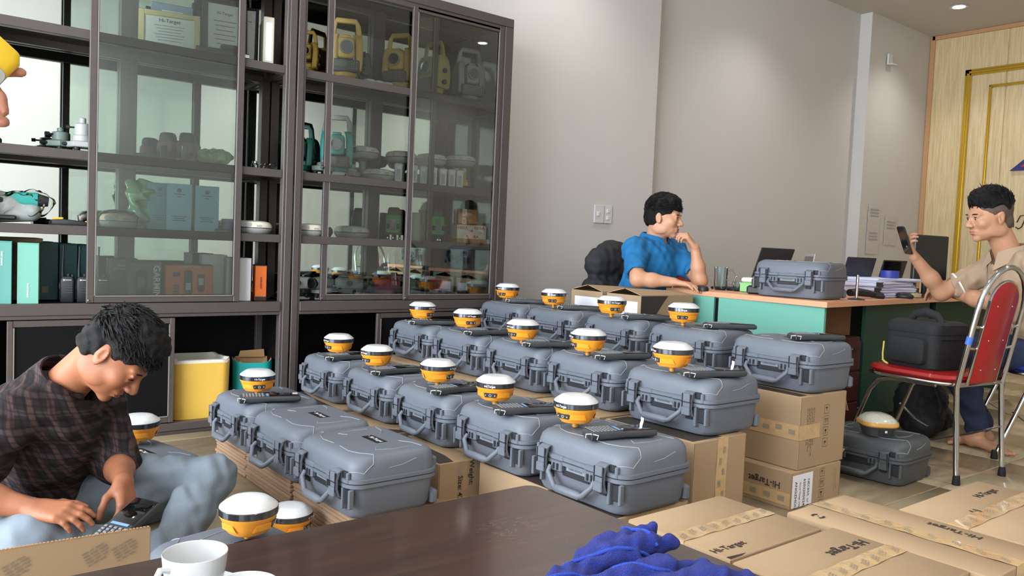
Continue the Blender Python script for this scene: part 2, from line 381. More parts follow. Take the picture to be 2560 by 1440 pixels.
# wall switch, papers, hook
sw = thing('light_switch', 'white double switch plate on the wall left of the man in blue', 'switch', (4.45, 4.468, 1.275))
q = MB(); q.box((0, -.006, 0), (.19, .012, .14), 0, .004); ob('plate', q, white_pl, sw)
for x, z, w, h in ((-.055, 0, .03, .035), (.05, .027, .03, .03), (.05, -.027, .03, .03)):
    q = MB(); q.box((x, -.014, z), (w, .012, h), 0, .003); ob('rocker', q, mat('switch_cream', (226, 222, 210), .4), sw)
q = MB(); q.box((.008, -.0125, 0), (.003, .002, .135)); ob('seam', q, ink_m, sw)
pp = mat('notice_paper', (205, 200, 198), .8)
for k, (x, z, w, h, l) in enumerate(((8.66, 1.50, .26, .26, 'uppermost paper notice taped on the pillar'), (8.66, 1.23, .27, .30, 'lowest paper notice taped on the pillar'), (9.05, 1.36, .28, .34, 'right paper notice taped on the pillar beside the other two'))):
    t = thing('paper_notice', l, 'paper', (x, 4.468, z), group='notices on the pillar')
    q = MB()
    q.loft([[(-w/2, -.002-.004*abs(math.sin(i*.9)), -h/2+h*i/6), (w/2, -.002-.004*abs(math.sin(i*.7)), -h/2+h*i/6), (w/2, -.0045-.004*abs(math.sin(i*.7)), -h/2+h*i/6), (-w/2, -.0045-.004*abs(math.sin(i*.9)), -h/2+h*i/6)] for i in range(7)], 0)
    ob('sheet', q, pp, t)
    q = MB()
    for r in range(3): q.box((0, -.011, h*.28-r*.035), (w*.7, .001, .012))
    ob('print_line', q, mat('notice_ink', (170, 165, 165), .8), t)
hk = tag(ob('wall_bracket', MB().box((0, -.02, 0), (.09, .02, .12), 0, .003).box((.01, -.05, -.055), (.11, .06, .012), 0, .002), white_pl, None, (8.75, 4.468, 3.22)), 'small white bracket high on the pillar', 'bracket')
# ceiling fan: one blade tip dips into the top of the picture
t = thing('ceiling_fan', 'white ceiling fan, one blade tip showing at the top edge near the downlight', 'fan', (6.75, 2.75, 3.36))
q = MB(); q.cyl((0, 0, .05), (0, 0, .30), .014, 12); ob('rod', q, white_pl, t)
q = MB(); q.lathe([(.03, -.06), (.10, -.05), (.12, -.01), (.11, .03), (.04, .055)], 26); ob('motor', q, white_pl, t)
for k in range(3):
    q = MB(); q.T = Matrix.Rotation(math.radians(62+120*k), 4, 'Z') @ Matrix.Rotation(math.radians(9), 4, 'X'); q.loft([[(x, y, z) for y in (-w, w) for z in ((-.004, .004) if y < 0 else (.004, -.004))] for x, w in ((.10, .04), (.24, .055), (.8, .07), (.96, .06), (.99, .03))]); ob('blade', q, mat('fan_blade', (190, 186, 180), .5), t)
# ---------------------------------------------------------------- display cabinets (bronze aluminium and glass)
FY, BY = 4.062, 4.455       # front plane, back plane
def cabinet(x0, x1, label, open_lo, doors, lowdoor, postL=.05, postR=.052):
    t = thing('display_cabinet', label, 'cabinet', ((x0+x1)/2, (FY+BY)/2, 0), group='display cabinets')
    ox, oy = (x0+x1)/2, (FY+BY)/2
    def part(name, boxes, m=alu, lab=None, b=.002):
        q = MB()
        for X0, X1, Y0, Y1, Z0, Z1 in boxes: q.box(((X0+X1)/2-ox, (Y0+Y1)/2-oy, (Z0+Z1)/2), (X1-X0, Y1-Y0, Z1-Z0), 0, b)
        o = ob(name, q, m, t)
        if lab: o['label'] = lab
        return o
    pl, pr = x0+postL, x1-postR
    # posts with a shadow groove
    part('post', [(x0, pl-.014, FY, FY+.05, 0, 2.375), (pl-.014, pl, FY+.006, FY+.05, 0, 2.375)])
    part('post', [(pr+.014, x1, FY, FY+.05, 0, 2.375), (pr, pr+.014, FY+.006, FY+.05, 0, 2.375)])
    part('post', [(x0, x0+.045, BY-.045, BY, 0, 2.43)]); part('post', [(x1-.045, x1, BY-.045, BY, 0, 2.43)])
    mx = (x0+x1)/2-.02 if x0 < 1 else 2.41
    part('back_post', [(mx-.04, mx+.04, BY-.055, BY-.02, .66, 2.38)])
    part('rail', [(x0, x1, FY, FY+.05, 2.376, 2.43), (pl, pr, FY+.006, FY+.045, 2.345, 2.376)]); part('rail', [(x0+.045, x1-.045, BY-.04, BY, 2.36, 2.43)])
    part('rail', [(pl, pr, FY, FY+.05, .60, .652), (pl, pr, FY+.006, FY+.05, .582, .60)]); part('rail', [(pl, pr, FY, FY+.05, .02, .058), (pl, pr, FY+.01, FY+.05, 0, .02)])
    part('rail', [(x0, x0+.03, FY+.05, BY-.045, 2.38, 2.43)]); part('rail', [(x1-.03, x1, FY+.05, BY-.045, 2.38, 2.43)])
    # top, sill board, bottom board, lower backing
    part('top_panel', [(x0+.03, x1-.03, FY+.045, BY-.04, 2.385, 2.395)], black_in, 'black top panel')
    part('sill_board', [(x0+.02, x1-.02, FY+.05, BY-.02, .625, .65)], black_in)
    part('bottom_board', [(x0+.02, x1-.02, FY+.05, BY-.02, .03, .052)], black_in)
    part('lower_back', [(x0+.01, x1-.01, BY-.018, BY-.01, .05, .63)], black_in)
    part('lower_side', [(x0+.004, x0+.012, FY+.05, BY-.045, .05, .63)], black_in); part('lower_side', [(x1-.012, x1-.004, FY+.05, BY-.045, .05, .63)], black_in)
    part('back_mirror', [(x0+.01, x1-.01, BY-.018, BY-.012, .65, 2.385)], mirror_m, 'mirror back', 0)
    side_m = mat('side_glass_white', (190, 205, 200), .1, coat=.2)
    if x0 < 1: part('side_panel', [(x0+.004, x0+.012, FY+.05, BY-.045, .65, 2.385)], side_m)
    else: part('side_panel', [(x1-.012, x1-.004, FY+.05, BY-.045, .65, 2.385)], side_m, 'pale glass side')
    for z in (1.89, 1.347, 1.006):
        sh = part('shelf', [(x0+.03, x1-.03, FY+.065, BY-.06, z-.014, z-.006)], shelf_m, 'glass shelf', 0)
        for bx in ([(pl, pr, FY+.02, FY+.065, z-.042, z)], [(x0+.045, x1-.045, BY-.062, BY-.022, z-.045, z-.004)], [(x0, x0+.03, FY+.065, BY-.06, z-.04, z-.014)], [(x1-.03, x1, FY+.065, BY-.06, z-.04, z-.014)]):
            q = MB(); X0, X1, Y0, Y1, Z0, Z1 = bx[0]; q.box(((X0+X1)/2-ox, (Y0+Y1)/2-oy, (Z0+Z1)/2), (X1-X0, Y1-Y0, Z1-Z0), 0, .002); ob('shelf_rail', q, alu, sh)
    def door(a, bb, y, z0=.655, z1=2.36, glass=True, w=.03):
        d = part('sliding_door', [(a, a+w, y-.008, y+.012, z0, z1), (bb-w, bb, y-.008, y+.012, z0, z1), (a+w, bb-w, y-.006, y+.01, z0, z0+.028), (a+w, bb-w, y-.006, y+.01, z1-.028, z1)])
        q = MB(); q.box(((a+bb)/2-ox, y+.002-oy, (z0+z1)/2), (bb-a-2*w+.004, .005, z1-z0-.05)); ob('pane' if glass else 'door_panel', q, pane_m if glass else black_in, d)
        q = MB()
        for X in (a+w+.003, bb-w-.003): q.box((X-ox, y-.006-oy, (z0+z1)/2), (.005, .006, z1-z0-.06))
        q.box(((a+bb)/2-ox, y-.006-oy, z0+.031), (bb-a-2*w, .006, .005)); ob('bead', q, alu_hi, d)
        if glass:
            q = MB(); q.sphere((a+.006-ox, y-.012-oy, z0+.012), .005, 8); ob('screw', q, chrome, d)
        return d
    for a, bb, y in doors: door(a, bb, y)
    for a, bb, y in lowdoor: door(a, bb, y, .062, .578, False, .022)
    return t
cabinet(.315, 1.742, 'dark bronze display cabinet behind the man in plaid, with a yellow tub below', 0, [(.768, 1.472, FY+.012), (.775, 1.476, FY+.036)], [(.46, 1.160, FY+.012)])
cabinet(1.752, 3.182, 'dark bronze display cabinet with yellow instruments on its top shelf', 0, [(2.447, 3.108, FY+.012), (1.93, 2.64, FY+.036)], [(2.275, 3.10, FY+.012)], .048, .077)
# ---------------------------------------------------------------- equipment cases
from mathutils.bvhtree import BVHTree
def make_case(label, body_m=case_m, group='grey equipment cases', name='equipment_case'):
    t = thing(name, label, 'case', group=group)
    # local frame: front at -X, length along Y, base at z 0
    q = MB()
    q.loft([ring(.272, .362, .045, .0, 5), ring(.294, .384, .05, .006, 5), ring(.304, .396, .05, .02, 5), ring(.318, .407, .048, .104, 5), ring(.341, .425, .054, .106, 5), ring(.341, .425, .054, .117, 5), ring(.332, .417, .05, .118, 5)])
    ob('base', q, body_m, t)
    q = MB(); q.loft([ring(.334, .418, .05, .117, 5), ring(.334, .418, .05, .1215, 5)]); ob('seal', q, case_d, t)
    q = MB()
    q.loft([ring(.341, .425, .054, .121, 5), ring(.341, .425, .054, .132, 5), ring(.324, .412, .05, .134, 5), ring(.321, .409, .05, .166, 5), ring(.315, .403, .052, .183, 5, (.002, 0)), ring(.301, .390, .054, .1935, 5, (.006, 0)), ring(.277, .370, .054, .1998, 5, (.012, 0)), ring(.243, .345, .05, .2015, 5, (.018, 0))])
    lid = ob('lid', q, body_m, t)
    # raised moulding lines of the lid, pale colour paints their edge highlights
    q = MB()
    bvl = BVHTree.FromPolygons([v.co.copy() for v in lid.data.vertices], [tuple(p.vertices) for p in lid.data.polygons])
    def rib(pts, r=.0015):
        a = [Vector(p) for p in pts]; c = []
        for i in range(len(a)-1): c += [a[i].lerp(a[i+1], j/5) for j in range(5)]
        out = []
        for p in c+[a[-1]]:
            C = Vector((p.x*.6, p.y*.75, .10)); d = (C-p).normalized(); h = bvl.ray_cast(p-d*.05, d)[0]
            out.append((h if h else p)-d*.0004)
        q.tube(out, r, 5)
    for s in (1, -1):
        rib([(-.112, s*.02, .2005), (-.118, s*.09, .2), (-.105, s*.135, .2), (-.07, s*.172, .1945), (-.085, s*.198, .172), (-.12, s*.202, .150), (-.158, s*.165, .150)])
        rib([(.07, s*.197, .170), (.02, s*.2015, .160), (-.03, s*.203, .157)])
        rib([(.09, s*.06, .2), (.115, s*.10, .198), (.12, s*.15, .193)])
        rib([(-.02, s*.10, .2022), (-.04, s*.13, .201), (.02, s*.145, .2005), (.08, s*.14, .2)])
    stuff(ob('lid_rib', q, case_l, lid))
    # corner pockets and recesses in the front: dark blocks paint their shade
    q = MB()
    for s in (1, -1):
        q.box((-.1565, s*.176, .075), (.01, .036, .052), 0, .004); q.box((-.1575, s*.118, .078), (.006, .03, .046), 0, .003)
    q.box((-.1585, 0, .087), (.006, .12, .03), 0, .003)
    for s in (1, -1):
        q.box((-.1755, s*.068, .1), (.008, .008, .02)); q.box((-.1755, s*.085, .1), (.008, .006, .02))
        q.box((-.161, s*.158, .146), (.012, .026, .022), 0, .004)
    obs('recess_shade', q, case_d, t)
    q = MB()
    for s in (1, -1):
        q.box((-.162, s*.196, .074), (.018, .010, .062), 0, .003); q.box((-.162, s*.152, .070), (.02, .010, .07), 0, .003)
        q.box((-.166, s*.077, .1), (.02, .05, .034), 0, .004); q.box((-.164, s*.077, .126), (.022, .06, .018), 0, .004)
        q.box((-.163, s*.176, .137), (.012, .012, .036), 0, .004); q.box((-.163, s*.14, .137), (.016, .010, .036), 0, .004)
    obs('front_lug', q, body_m, t)
    # latches: hinged lever over the rim
    for s in (1, -1):
        q = MB(); q.loft([[(x, s*.13+y, z) for y, z in ((-.02, z0), (.02, z0))] + [(x-.008, s*.13+y, z0) for y in (.02, -.02)] for x, z, z0 in ((-.166, 0, .158), (-.178, 0, .15), (-.184, 0, .128), (-.184, 0, .098), (-.176, 0, .075), (-.17, 0, .07))])
        la = ob('latch', q, body_m, t)
        q = MB(); q.box((-.193, s*.13, .089), (.012, .036, .03), 0, .004); q.box((-.1925, s*.13, .137), (.006, .03, .03), 0, .003); obs('latch_lever', q, body_m, la)
        q = MB(); q.box((-.193, s*.13, .121), (.004, .041, .003)); q.box((-.1925, s*.148, .12), (.005, .003, .06)); q.box((-.1925, s*.112, .12), (.005, .003, .06)); stuff(ob('latch_joint', q, case_d, la))
    # folding handle
    q = MB(); p = [(0, .10, 0), (-.012, .10, -.018), (-.022, .064, -.054), (-.022, -.064, -.054), (-.012, -.10, -.018), (0, -.10, 0)]
    q.tube(p[:3]+[(-.023, .056, -.056), (-.024, .05, -.057), (-.024, -.05, -.057), (-.023, -.056, -.056)]+p[3:], [.008, .0085, .009, .0095, .0135, .0135, .0095, .009, .0085, .008], 10)
    ob('handle', q, body_m, t, (-.176, 0, .098))
    # name plate, logo plate, rear feet
    q = MB(); q.box((-.1605, -.0, .1), (.003, .085, .018), 0, .002); pl = ob('name_plate', q, mat('plate_grey', (126, 131, 139), .5), t)
    text('lettering', 'GNSS ROVER', .0105, mat('moulded_ink', (84, 88, 96), .6), pl, (-.1623, 0, .1), (0, -1, 0), (0, 0, 1), bold=.01)
    q = MB(); q.box((.03, 0, .2022), (.042, .105, .0016), 0, .0006); lp = ob('logo_plate', q, mat('logo_black', (20, 20, 24), .4), t)
    text('lettering', 'Hi-Target', .021, white_ink, lp, (.03, -.012, .2032), (0, -1, 0), (1, 0, 0), bold=.02)
    q = MB()
    for s in (1, -1):
        q.tube([(.03+.01*math.cos(a), .038+s*.006+s*.006*math.cos(a*1.), .2036) for a in (-.9, 0, .9)], .0012, 5)
    stuff(ob('logo_mark', q, white_ink, lp))
    q = MB()
    for s in (1, -1):
        q.box((.172, s*.14, .14), (.024, .05, .04), 0, .009); q.box((.158, s*.165, .03), (.03, .06, .05), 0, .012)
    obs('rear_foot', q, body_m, t)
    return t
def make_receiver(label, group='white and orange receivers'):
    t = thing('gnss_receiver', label, 'receiver', group=group)
    q = MB(); q.lathe([(.0075, 0), (.0105, .003), (.0115, .014), (.0165, .0165), (.0165, .022)], 20); ob('stem', q, mat('brass_orange', (222, 158, 78), .35, metal=.4), t)
    q = MB(); n = 40
    def rg(r, z, k=0.): return [(r*(1+k*math.cos(4*a))*math.cos(a), r*(1+k*math.cos(4*a))*math.sin(a), z) for a in [2*PI*i/n for i in range(n)]]
    q.loft([rg(.03, .0215), rg(.05, .0225, .03), rg(.0545, .027, .035), rg(.061, .042, .03), rg(.068, .058, .015), rg(.0735, .067), rg(.0742, .0705), rg(.072, .0712)])
    body = ob('lower_body', q, orange_m, t)
    q = MB()
    for k in range(4):
        a = PI/4+k*PI/2; q.T = Matrix.Rotation(a, 4, 'Z'); q.loft([[(.0575, -.03, .036), (.0575, .03, .036), (.064, .024, .0535), (.064, -.024, .0535)], [(.0605, -.025, .036), (.0605, .025, .036), (.0655, .02, .0525), (.0655, -.02, .0525)]])
    obs('grip_facet', q, orange_m, body)
    q = MB(); q.lathe([(.0735, .0705), (.0755, .072), (.0757, .088), (.0745, .0895)], 40); bd = ob('band', q, chromeband, t)
    text('lettering', 'Hi-Target', .011, white_ink, bd, (-.0765, 0, .0795), (0, -1, 0), (0, 0, 1), bold=.02)
    q = MB(); q.lathe([(.0745, .0893), (.0735, .092), (.062, .1015), (.052, .108), (.0495, .1095), (.0335, .1112), (.004, .1118)], 40); ob('dome', q, white_pl, t)
    q = MB(); q.loft([[(-.0585+.0008, y, z) for y, z in rr(.05, .019, .006, 3)], [(-.0665, y, z) for y, z in rr(.048, .017, .006, 3)]])
    q.v = [(x-(z)*.35, y, z+.0455) for x, y, z in q.v]; bp = ob('button_panel', q, mat('panel_graphite', (62, 60, 62), .4), t)
    q = MB(); q.tube([(-.0678, .0045*math.sin(a), .0452+.0045*math.cos(a)) for a in [(.6+5.1*i/10) for i in range(11)]], .0006, 4); q.cyl((-.0683, 0, .0465), (-.0697, 0, .051), .0006, 4)
    for s in (1, -1): q.box((-.0682, s*.018, .0455), (.001, .003, .003))
    stuff(ob('power_mark', q, white_ink, bp))
    return t
def make_controller(label, group='handheld controllers'):
    t = thing('handheld_controller', label, 'controller', group=group)
    # long axis X (keypad at -X), base at z 0
    q = MB(); secs = [(-.12, .060, .010, .020), (-.116, .074, .005, .024), (-.10, .080, .0, .028), (-.02, .078, .003, .027), (.0, .074, .004, .027), (.03, .080, .004, .027), (.105, .082, .004, .026), (.117, .076, .006, .024), (.121, .064, .010, .020)]
    q.loft([[(x, y, (z0+z1)/2+z) for y, z in rr(w, z1-z0, .008, 3)] for x, w, z0, z1 in secs]); ob('body', q, dark_pl, t)
    q = MB(); q.box((.052, 0, .0272), (.115, .066, .003), 0, .001); s = ob('screen', q, screen_m, t)
    q = MB(); q.box((-.012, 0, .0286), (.010, .05, .0008)); ob('status_bar', q, mat('screen_blue', (110, 150, 200), .4), s)
    q = MB()
    for i in range(7):
        for j in range(5): q.box((-.105+i*.0125, -.028+j*.014, .0285), (.008, .009, .003), 0, .001)
    k = ob('keypad', q, key_m, t); k['kind'] = 'stuff'
    q = MB(); q.box((-.112, -.033, .010), (.022, .024, .016), 0, .003); c = ob('strap_mount', q, black_pl, t)
    q = MB(); q.tube([(-.105, -.047, .006), (-.1, -.047, .019), (-.118, -.03, .021), (-.128, -.016, .018), (-.128, -.015, .006)], .0016, 6); ob('strap_loop', q, mat('loop_white', (215, 215, 212), .4), t)
    return t
wrap_m = glass_mat('film_wrap', (246, 248, 248), 1.22, .12)
c0 = make_case('x'); r0_ = make_receiver('x'); k0 = make_controller('x')
used = {}
def inst(proto, key, loc, rz, label, **kw):
    if key not in used:
        used[key] = 1; proto.location = loc; proto.rotation_euler = (0, 0, rz); proto['label'] = label; return proto
    return dup(proto, loc, rz, label, **kw)
R = math.radians
# x centre, base z, y centres, handle tilt
ORD = ['farthest', 'second farthest', 'middle', 'second nearest', 'nearest']
rows = [('back row beside the boxes and desk', 3.125, .45, [3.815, 3.360, 2.880, 2.418, 1.935], ['r', 'r', 'r', 'r', None]),
        ('second row from the desk', 2.438, .355, [3.726, 3.282, 2.826, 2.388, 1.925], ['r']*5),
        ('third row from the desk', 1.893, .20, [3.679, 3.193, 2.727, 2.274, 1.807], ['r']*5),
        ('low front row on flat cardboard', 1.335, .108, [3.335, 2.872, 2.43], ['r', None, None])]
rec = [[(3.106, 3.92, 20), (3.06, 3.43, 40), (2.99, 2.90, 60), (3.02, 2.455, 35)],
       [(2.385, 3.76, 100), (2.376, 3.316, 70), (2.308, 2.79, 5), (2.325, 2.38, -20), (2.325, 1.93, -25)],
       [(1.864, 3.72, 10), (1.83, 3.262, 12), (1.848, 2.777, 110), (1.825, 2.35, 36), (1.838, 1.925, 8)],
       [(1.30, 3.345, 75)]]
ctl = [[(3.115, 3.735, -46), (3.125, 3.275, -44), (3.075, 2.735, -38), (3.15, 2.285, -34), (3.155, 1.845, -26)],
       [(2.35, 3.60, -26), (2.365, 3.13, -15), (2.355, 2.655, -26), (2.385, 2.245, -17), (2.38, 1.785, -21)],
       [(1.85, 3.575, -4), (1.845, 3.118, -2), (1.835, 2.622, -1), (1.84, 2.18, -18), (1.875, 1.757, -17)],
       [(1.295, 3.19, -18)]]
tilt = random.Random(3)
ri = 0
for k, (rn, cx, z0, ys, _) in enumerate(rows):
    for i, cy in enumerate(ys):
        hasr = i < len(rec[k]); hasc = i < len(ctl[k]); w = ORD[i] if len(ys) == 5 else ['farthest', 'middle', 'nearest'][i]
        l = 'grey hard case, %s in the %s' % (w, rn)
        if k == 3: l = ['grey hard case topped by a controller, farthest on flat cardboard', 'closed grey hard case with bare logo lid, middle of the low front row', 'closed grey hard case with bare logo lid, nearest of the low front row'][i]
        c = inst(c0, 'c', (cx+tilt.uniform(-.006, .006), cy, z0), R(tilt.uniform(-1.2, 1.2)), l)
        for h in c.children:
            if h.name.startswith('handle'): h.rotation_euler = (0, R((6, -4, 14, 2, 10, -3, 4)[(i*3+k*2) % 7] if not (k == 2 and i == 4) else -6), 0)
        top = z0+.2035
        if hasr:
            x, y, a = rec[k][i]
            o = inst(r0_, 'r', (x, y, top), R(a), 'orange receiver with white dome, %s of the %s' % (w, rn))
        if hasc:
            x, y, a = ctl[k][i]
            o = inst(k0, 'k', (x, y, top), R(a), 'black handheld controller, %s of the %s' % (w, rn))
            if (k, i) in ((2, 4), (1, 4), (3, 0)):
                q = MB(); q.loft([[(.095+x, .02, .028+z), (.095+x, .036, .0285+z), (.096+x, .036, .0285+z), (.096+x, .02, .028+z)] for x, z in ((0, 0), (.002, .006), (.004, .012), (.004, .024))] if k < 3 else [[(.09, .0, .0295), (.11, .0, .0295), (.11, .02, .0295), (.09, .02, .0295)], [(.09, .0, .0303), (.11, .0, .0303), (.11, .02, .0303), (.09, .02, .0303)]]); tg = ob('price_tag', q, paper_m, o); tg['label'] = 'small white tag'
cm = dup(c0, (.735, 3.03, 0), R(14), 'grey hard case with bare logo lid on the floor behind the man in plaid')
for h in cm.children:
    if h.name.startswith('handle'): h.rotation_euler = (0, R(50), 0)
dup(r0_, (.775, 3.15, .2035), R(36), 'orange receiver with white dome on the case behind the man in plaid')
cf = dup(c0, (.735, 1.965, 0), R(12), 'grey hard case on the floor mostly hidden behind the coffee table edge')
dup(r0_, (.772, 2.025, .2035), R(150), 'orange receiver with white dome nearest the teacups at the table edge')
dup(r0_, (1.085, 2.48, 0), R(130), 'orange receiver with white dome on the floor, partly hidden behind the nearest one')
cd = dup(c0, (4.075, 2.50, .7815), R(7), 'grey hard case standing on the desk corner among cables')
# ---------------------------------------------------------------- cartons
def carton(label, x0, x1, y0, y1, z0, z1, seam='Y', tape=True, group='brown shipping cartons', rz=0., name='carton', tapeside=True, open_top=False, hb=None):
    cx, cy = (x0+x1)/2, (y0+y1)/2; w, d, h = x1-x0, y1-y0, z1-z0
    t = thing(name, label, 'box', (cx, cy, z0), rz, group)
    q = MB()
    th = .005; hb = hb or h
    q.box((-w/2+th/2, 0, hb/2), (th, d, hb), 0, .002); q.box((w/2-th/2, 0, hb/2), (th, d, hb), 0, .002); q.box((0, -d/2+th/2, h/2), (w-.002, th, h), 0, .002); q.box((0, d/2-th/2, hb/2), (w-.002, th, hb), 0, .002)
    q.box((0, 0, .004), (w-.01, d-.01, .006))
    obs('wall_panel', q, card_m, t)
    t['w'] = w; t['d'] = d; t['h'] = h
    if not open_top:
        for s in (1, -1):
            q = MB()
            if seam == 'Y': q.box((s*w/4, 0, h-.001), (w/2-.002, d-.002, .006), 0, .002)
            else: q.box((0, s*d/4, h-.001), (w-.002, d/2-.002, .006), 0, .002)
            ob('flap', q, card_m, t)
    if tape and not open_top:
        L = d if seam == 'Y' else w
        q = MB(); tw = .027
        pts = [(-L/2-.0012, h-.06), (-L/2-.0012, h+.0028)] + [(-L/2+L*i/14, h+.0036+.0009*math.sin(i*2.1)) for i in range(1, 14)] + [(L/2+.0012, h+.0028), (L/2+.0012, h-.06)]
        if not tapeside: pts = pts[1:-1]
        rings = []
        for i, (a, z) in enumerate(pts):
            j = .002*math.sin(i*1.7)
            rings.append([(-tw+j, a, z), (0, a, z+.0008*math.cos(i*1.3)), (tw+j, a, z)] if seam == 'Y' else [(a, tw+j, z), (a, 0, z+.0008*math.cos(i*1.3)), (a, -tw+j, z)])
        q.loft(rings, 0, (0, 0), False); tp = ob('tape', q, tape_m, t)
        q = MB(); rnd = random.Random(int(1e4*(x0+y0)))
        for i in range(9):
            a = -L/2+L*(i+.5)/9; o = rnd.uniform(-.008, .008)
            for k in range(3):
                for c in range(4):
                    u, v = o-.014+k*.008+c*.003, a-.012+c*.007+k*.002
                    P = (u, v) if seam == 'Y' else (v, u)
                    q.box((P[0], P[1], h+.0056), (.004, .004, .0004))
        stuff(ob('tape_print', q, tape_ink, tp))
    return t
def side(t, s):
    """frame of a carton side: centre, right, up for -X, -Y and top"""
    w, d, h = t['w'], t['d'], t['h']
    return {'-X': (Vector((-w/2-.0008, 0, h/2)), Vector((0, -1, 0)), Vector((0, 0, 1))), '-Y': (Vector((0, -d/2-.0008, h/2)), Vector((1, 0, 0)), Vector((0, 0, 1))), 'T': (Vector((0, 0, h+.0026)), Vector((0, -1, 0)), Vector((1, 0, 0)))}[s]
def mark(t, s, u, v, words, size, m=print_m, rot=0, name='lettering', bold=.015):
    O, X, Y = side(t, s); a = R(rot); X2 = X*math.cos(a)+Y*math.sin(a); Y2 = -X*math.sin(a)+Y*math.cos(a)
    return text(name, words, size, m, t, O+X*u+Y*v, X2, Y2, bold=bold)
def patch(t, s, poly, m, name='printed_band', lift=.0004):
    O, X, Y = side(t, s); N = X.cross(Y); q = MB()
    a = [tuple(O+X*u+Y*v+N*lift) for u, v in poly]; bb = [tuple(O+X*u+Y*v-N*.0004) for u, v in poly]
    q.loft([bb, a]); return ob(name, q, m, t, ang=0)
def logo_mark(t, s, u, v, r, m=print_m, rot=0):
    O, X, Y = side(t, s); a0 = R(rot); X, Y = X*math.cos(a0)+Y*math.sin(a0), -X*math.sin(a0)+Y*math.cos(a0); N = X.cross(Y); q = MB()
    for sg in (1, -1):
        ou = [(sg*(.25*r+r*math.cos(a)*.75), r*math.sin(a)) for a in [(-1.0+.25*i) for i in range(9)]]; inn = [(sg*(.05*r+.62*r*math.cos(a)*.9), .62*r*math.sin(a)) for a in [(1.0-.25*i) for i in range(9)]]
        P = ou+inn
        if sg < 0: P = P[::-1]
        q.add([tuple(O+X*(u+x)+Y*(v+y)+N*.0007) for x, y in P], [tuple(range(len(P)))])
    q.add([tuple(O+X*(u+x)+Y*(v+y)+N*.0007) for x, y in ((0, -.18*r), (.18*r, 0), (0, .18*r), (-.18*r, 0))], [(0, 1, 2, 3)])
    return stuff(ob('logo_mark', q, m, t, ang=0))
def fragile(t, s, u, v, z=.028, rot=0):
    """handling pictograms in frames, one above the other"""
    O, X, Y = side(t, s); N = X.cross(Y)
    for k in range(4):
        q = MB(); cv = v-k*z*1.45
        def bx(a, b, w, h): q.box((0, 0, 0), (0, 0, 0)) if 0 else q.add([tuple(O+X*(u+a+i*w/2)+Y*(cv+b+j*h/2)+N*.0008) for i, j in ((-1, -1), (1, -1), (1, 1), (-1, 1))], [(0, 1, 2, 3)])
        e = z*.55
        bx(0, e, 2*e, .0012); bx(0, -e, 2*e, .0012); bx(e, 0, .0012, 2*e); bx(-e, 0, .0012, 2*e)
        if k == 0: bx(0, -.003, .002, .012); bx(-.002, .005, .012, .004); bx(0, .0075, .008, .003)
        elif k == 1: [(bx(c, -.002, .002, .014), bx(c, .005, .006, .003), bx(c, .0075, .003, .003)) for c in (-.006, .006)]
        elif k == 2: bx(0, .004, .012, .008); bx(0, -.004, .002, .01); bx(0, -.009, .008, .002)
        else: bx(0, 0, .018, .002); bx(0, .004, .012, .004); bx(0, -.005, .002, .01)
        stuff(ob('pictogram', q, print_m, t, ang=0))
def textlines(t, s, u, v, n, w, dy, m=print_l, rot=0, th=.0022):
    O, X, Y = side(t, s); N = X.cross(Y); q = MB(); rnd = random.Random(n*7+int(w*1000))
    a0 = R(rot); X2 = X*math.cos(a0)+Y*math.sin(a0); Y2 = -X*math.sin(a0)+Y*math.cos(a0)
    for k in range(n):
        L = w*rnd.uniform(.6, 1); c = -w/2
        while c < -w/2+L:
            g = rnd.uniform(.006, .016); q.add([tuple(O+X*u+Y*v+X2*(c+i*g)+Y2*(-k*dy+j*th)+N*.0008) for i, j in ((0, 0), (1, 0), (1, 1), (0, 1))], [(0, 1, 2, 3)]); c += g+.004
    stuff(ob('text_line', q, m, t, ang=0))
def band(t): patch(t, 'T', [(-t['d']/2+.004, -t['w']/2+.004), (t['d']/2-.004, -t['w']/2+.004), (t['d']/2-.004, -t['w']/2+.065), (t['d']/2-.09, -t['w']/2+.085), (-t['d']/2+.16, -t['w']/2+.095), (-t['d']/2+.004, -t['w']/2+.12)], mat('carton_black_band', (58, 50, 48), .7))
# third row: five cartons 20 cm high
for k, (x0, x1, y0, y1) in enumerate(((1.632, 2.03, 3.385, 3.885), (1.618, 2.02, 2.865, 3.33), (1.608, 2.0, 2.385, 2.81), (1.755, 2.12, 1.955, 2.335), (1.715, 2.075, 1.625, 1.935))):
    w = ORD[k]
    t = carton(['brown carton with a black print band, beside the cabinet post under the third row', 'brown carton under the third row, with a black wedge at its end', 'brown carton with black top band and size print, middle of the third row', 'brown carton with black top band just beyond the table corner', 'brown carton hidden beneath the nearest case of the third row'][k], x0, x1, y0, y1, 0, .196, 'Y', tape=k in (0, 2), group='cartons under the third row', tapeside=False)
    if k != 1: band(t)
    else:
        patch(t, 'T', [(.06, -.19), (.228, -.19), (.228, -.03), (.15, -.10)], MATS['carton_black_band']); mark(t, 'T', -.13, -.13, 'H', .035, print_m, 90)
    if k == 2:
        mark(t, 'T', -.11, -.165, 'Hi-Target', .03, mat('band_ink', (120, 112, 106), .7)); textlines(t, 'T', .06, -.15, 1, .2, .01, MATS['band_ink'])
        logo_mark(t, '-Y', -.14, .06, .018, print_m, 60); mark(t, '-Y', -.05, .05, 'Weight:', .03, print_m, -90); mark(t, '-Y', -.10, -.02, 'Size: 42cm', .03, print_m, -90)
        q = MB()
        q.box((-.1, -.2135, .035), (.19, .0012, .05)); ob('tape', q, tape_m, t)
    if k == 3: logo_mark(t, 'T', -.14, -.15, .014, MATS['band_ink']); mark(t, 'T', -.06, -.15, 'Hi-Target', .028, MATS['band_ink']); textlines(t, '-X', .1, .05, 3, .1, .012)
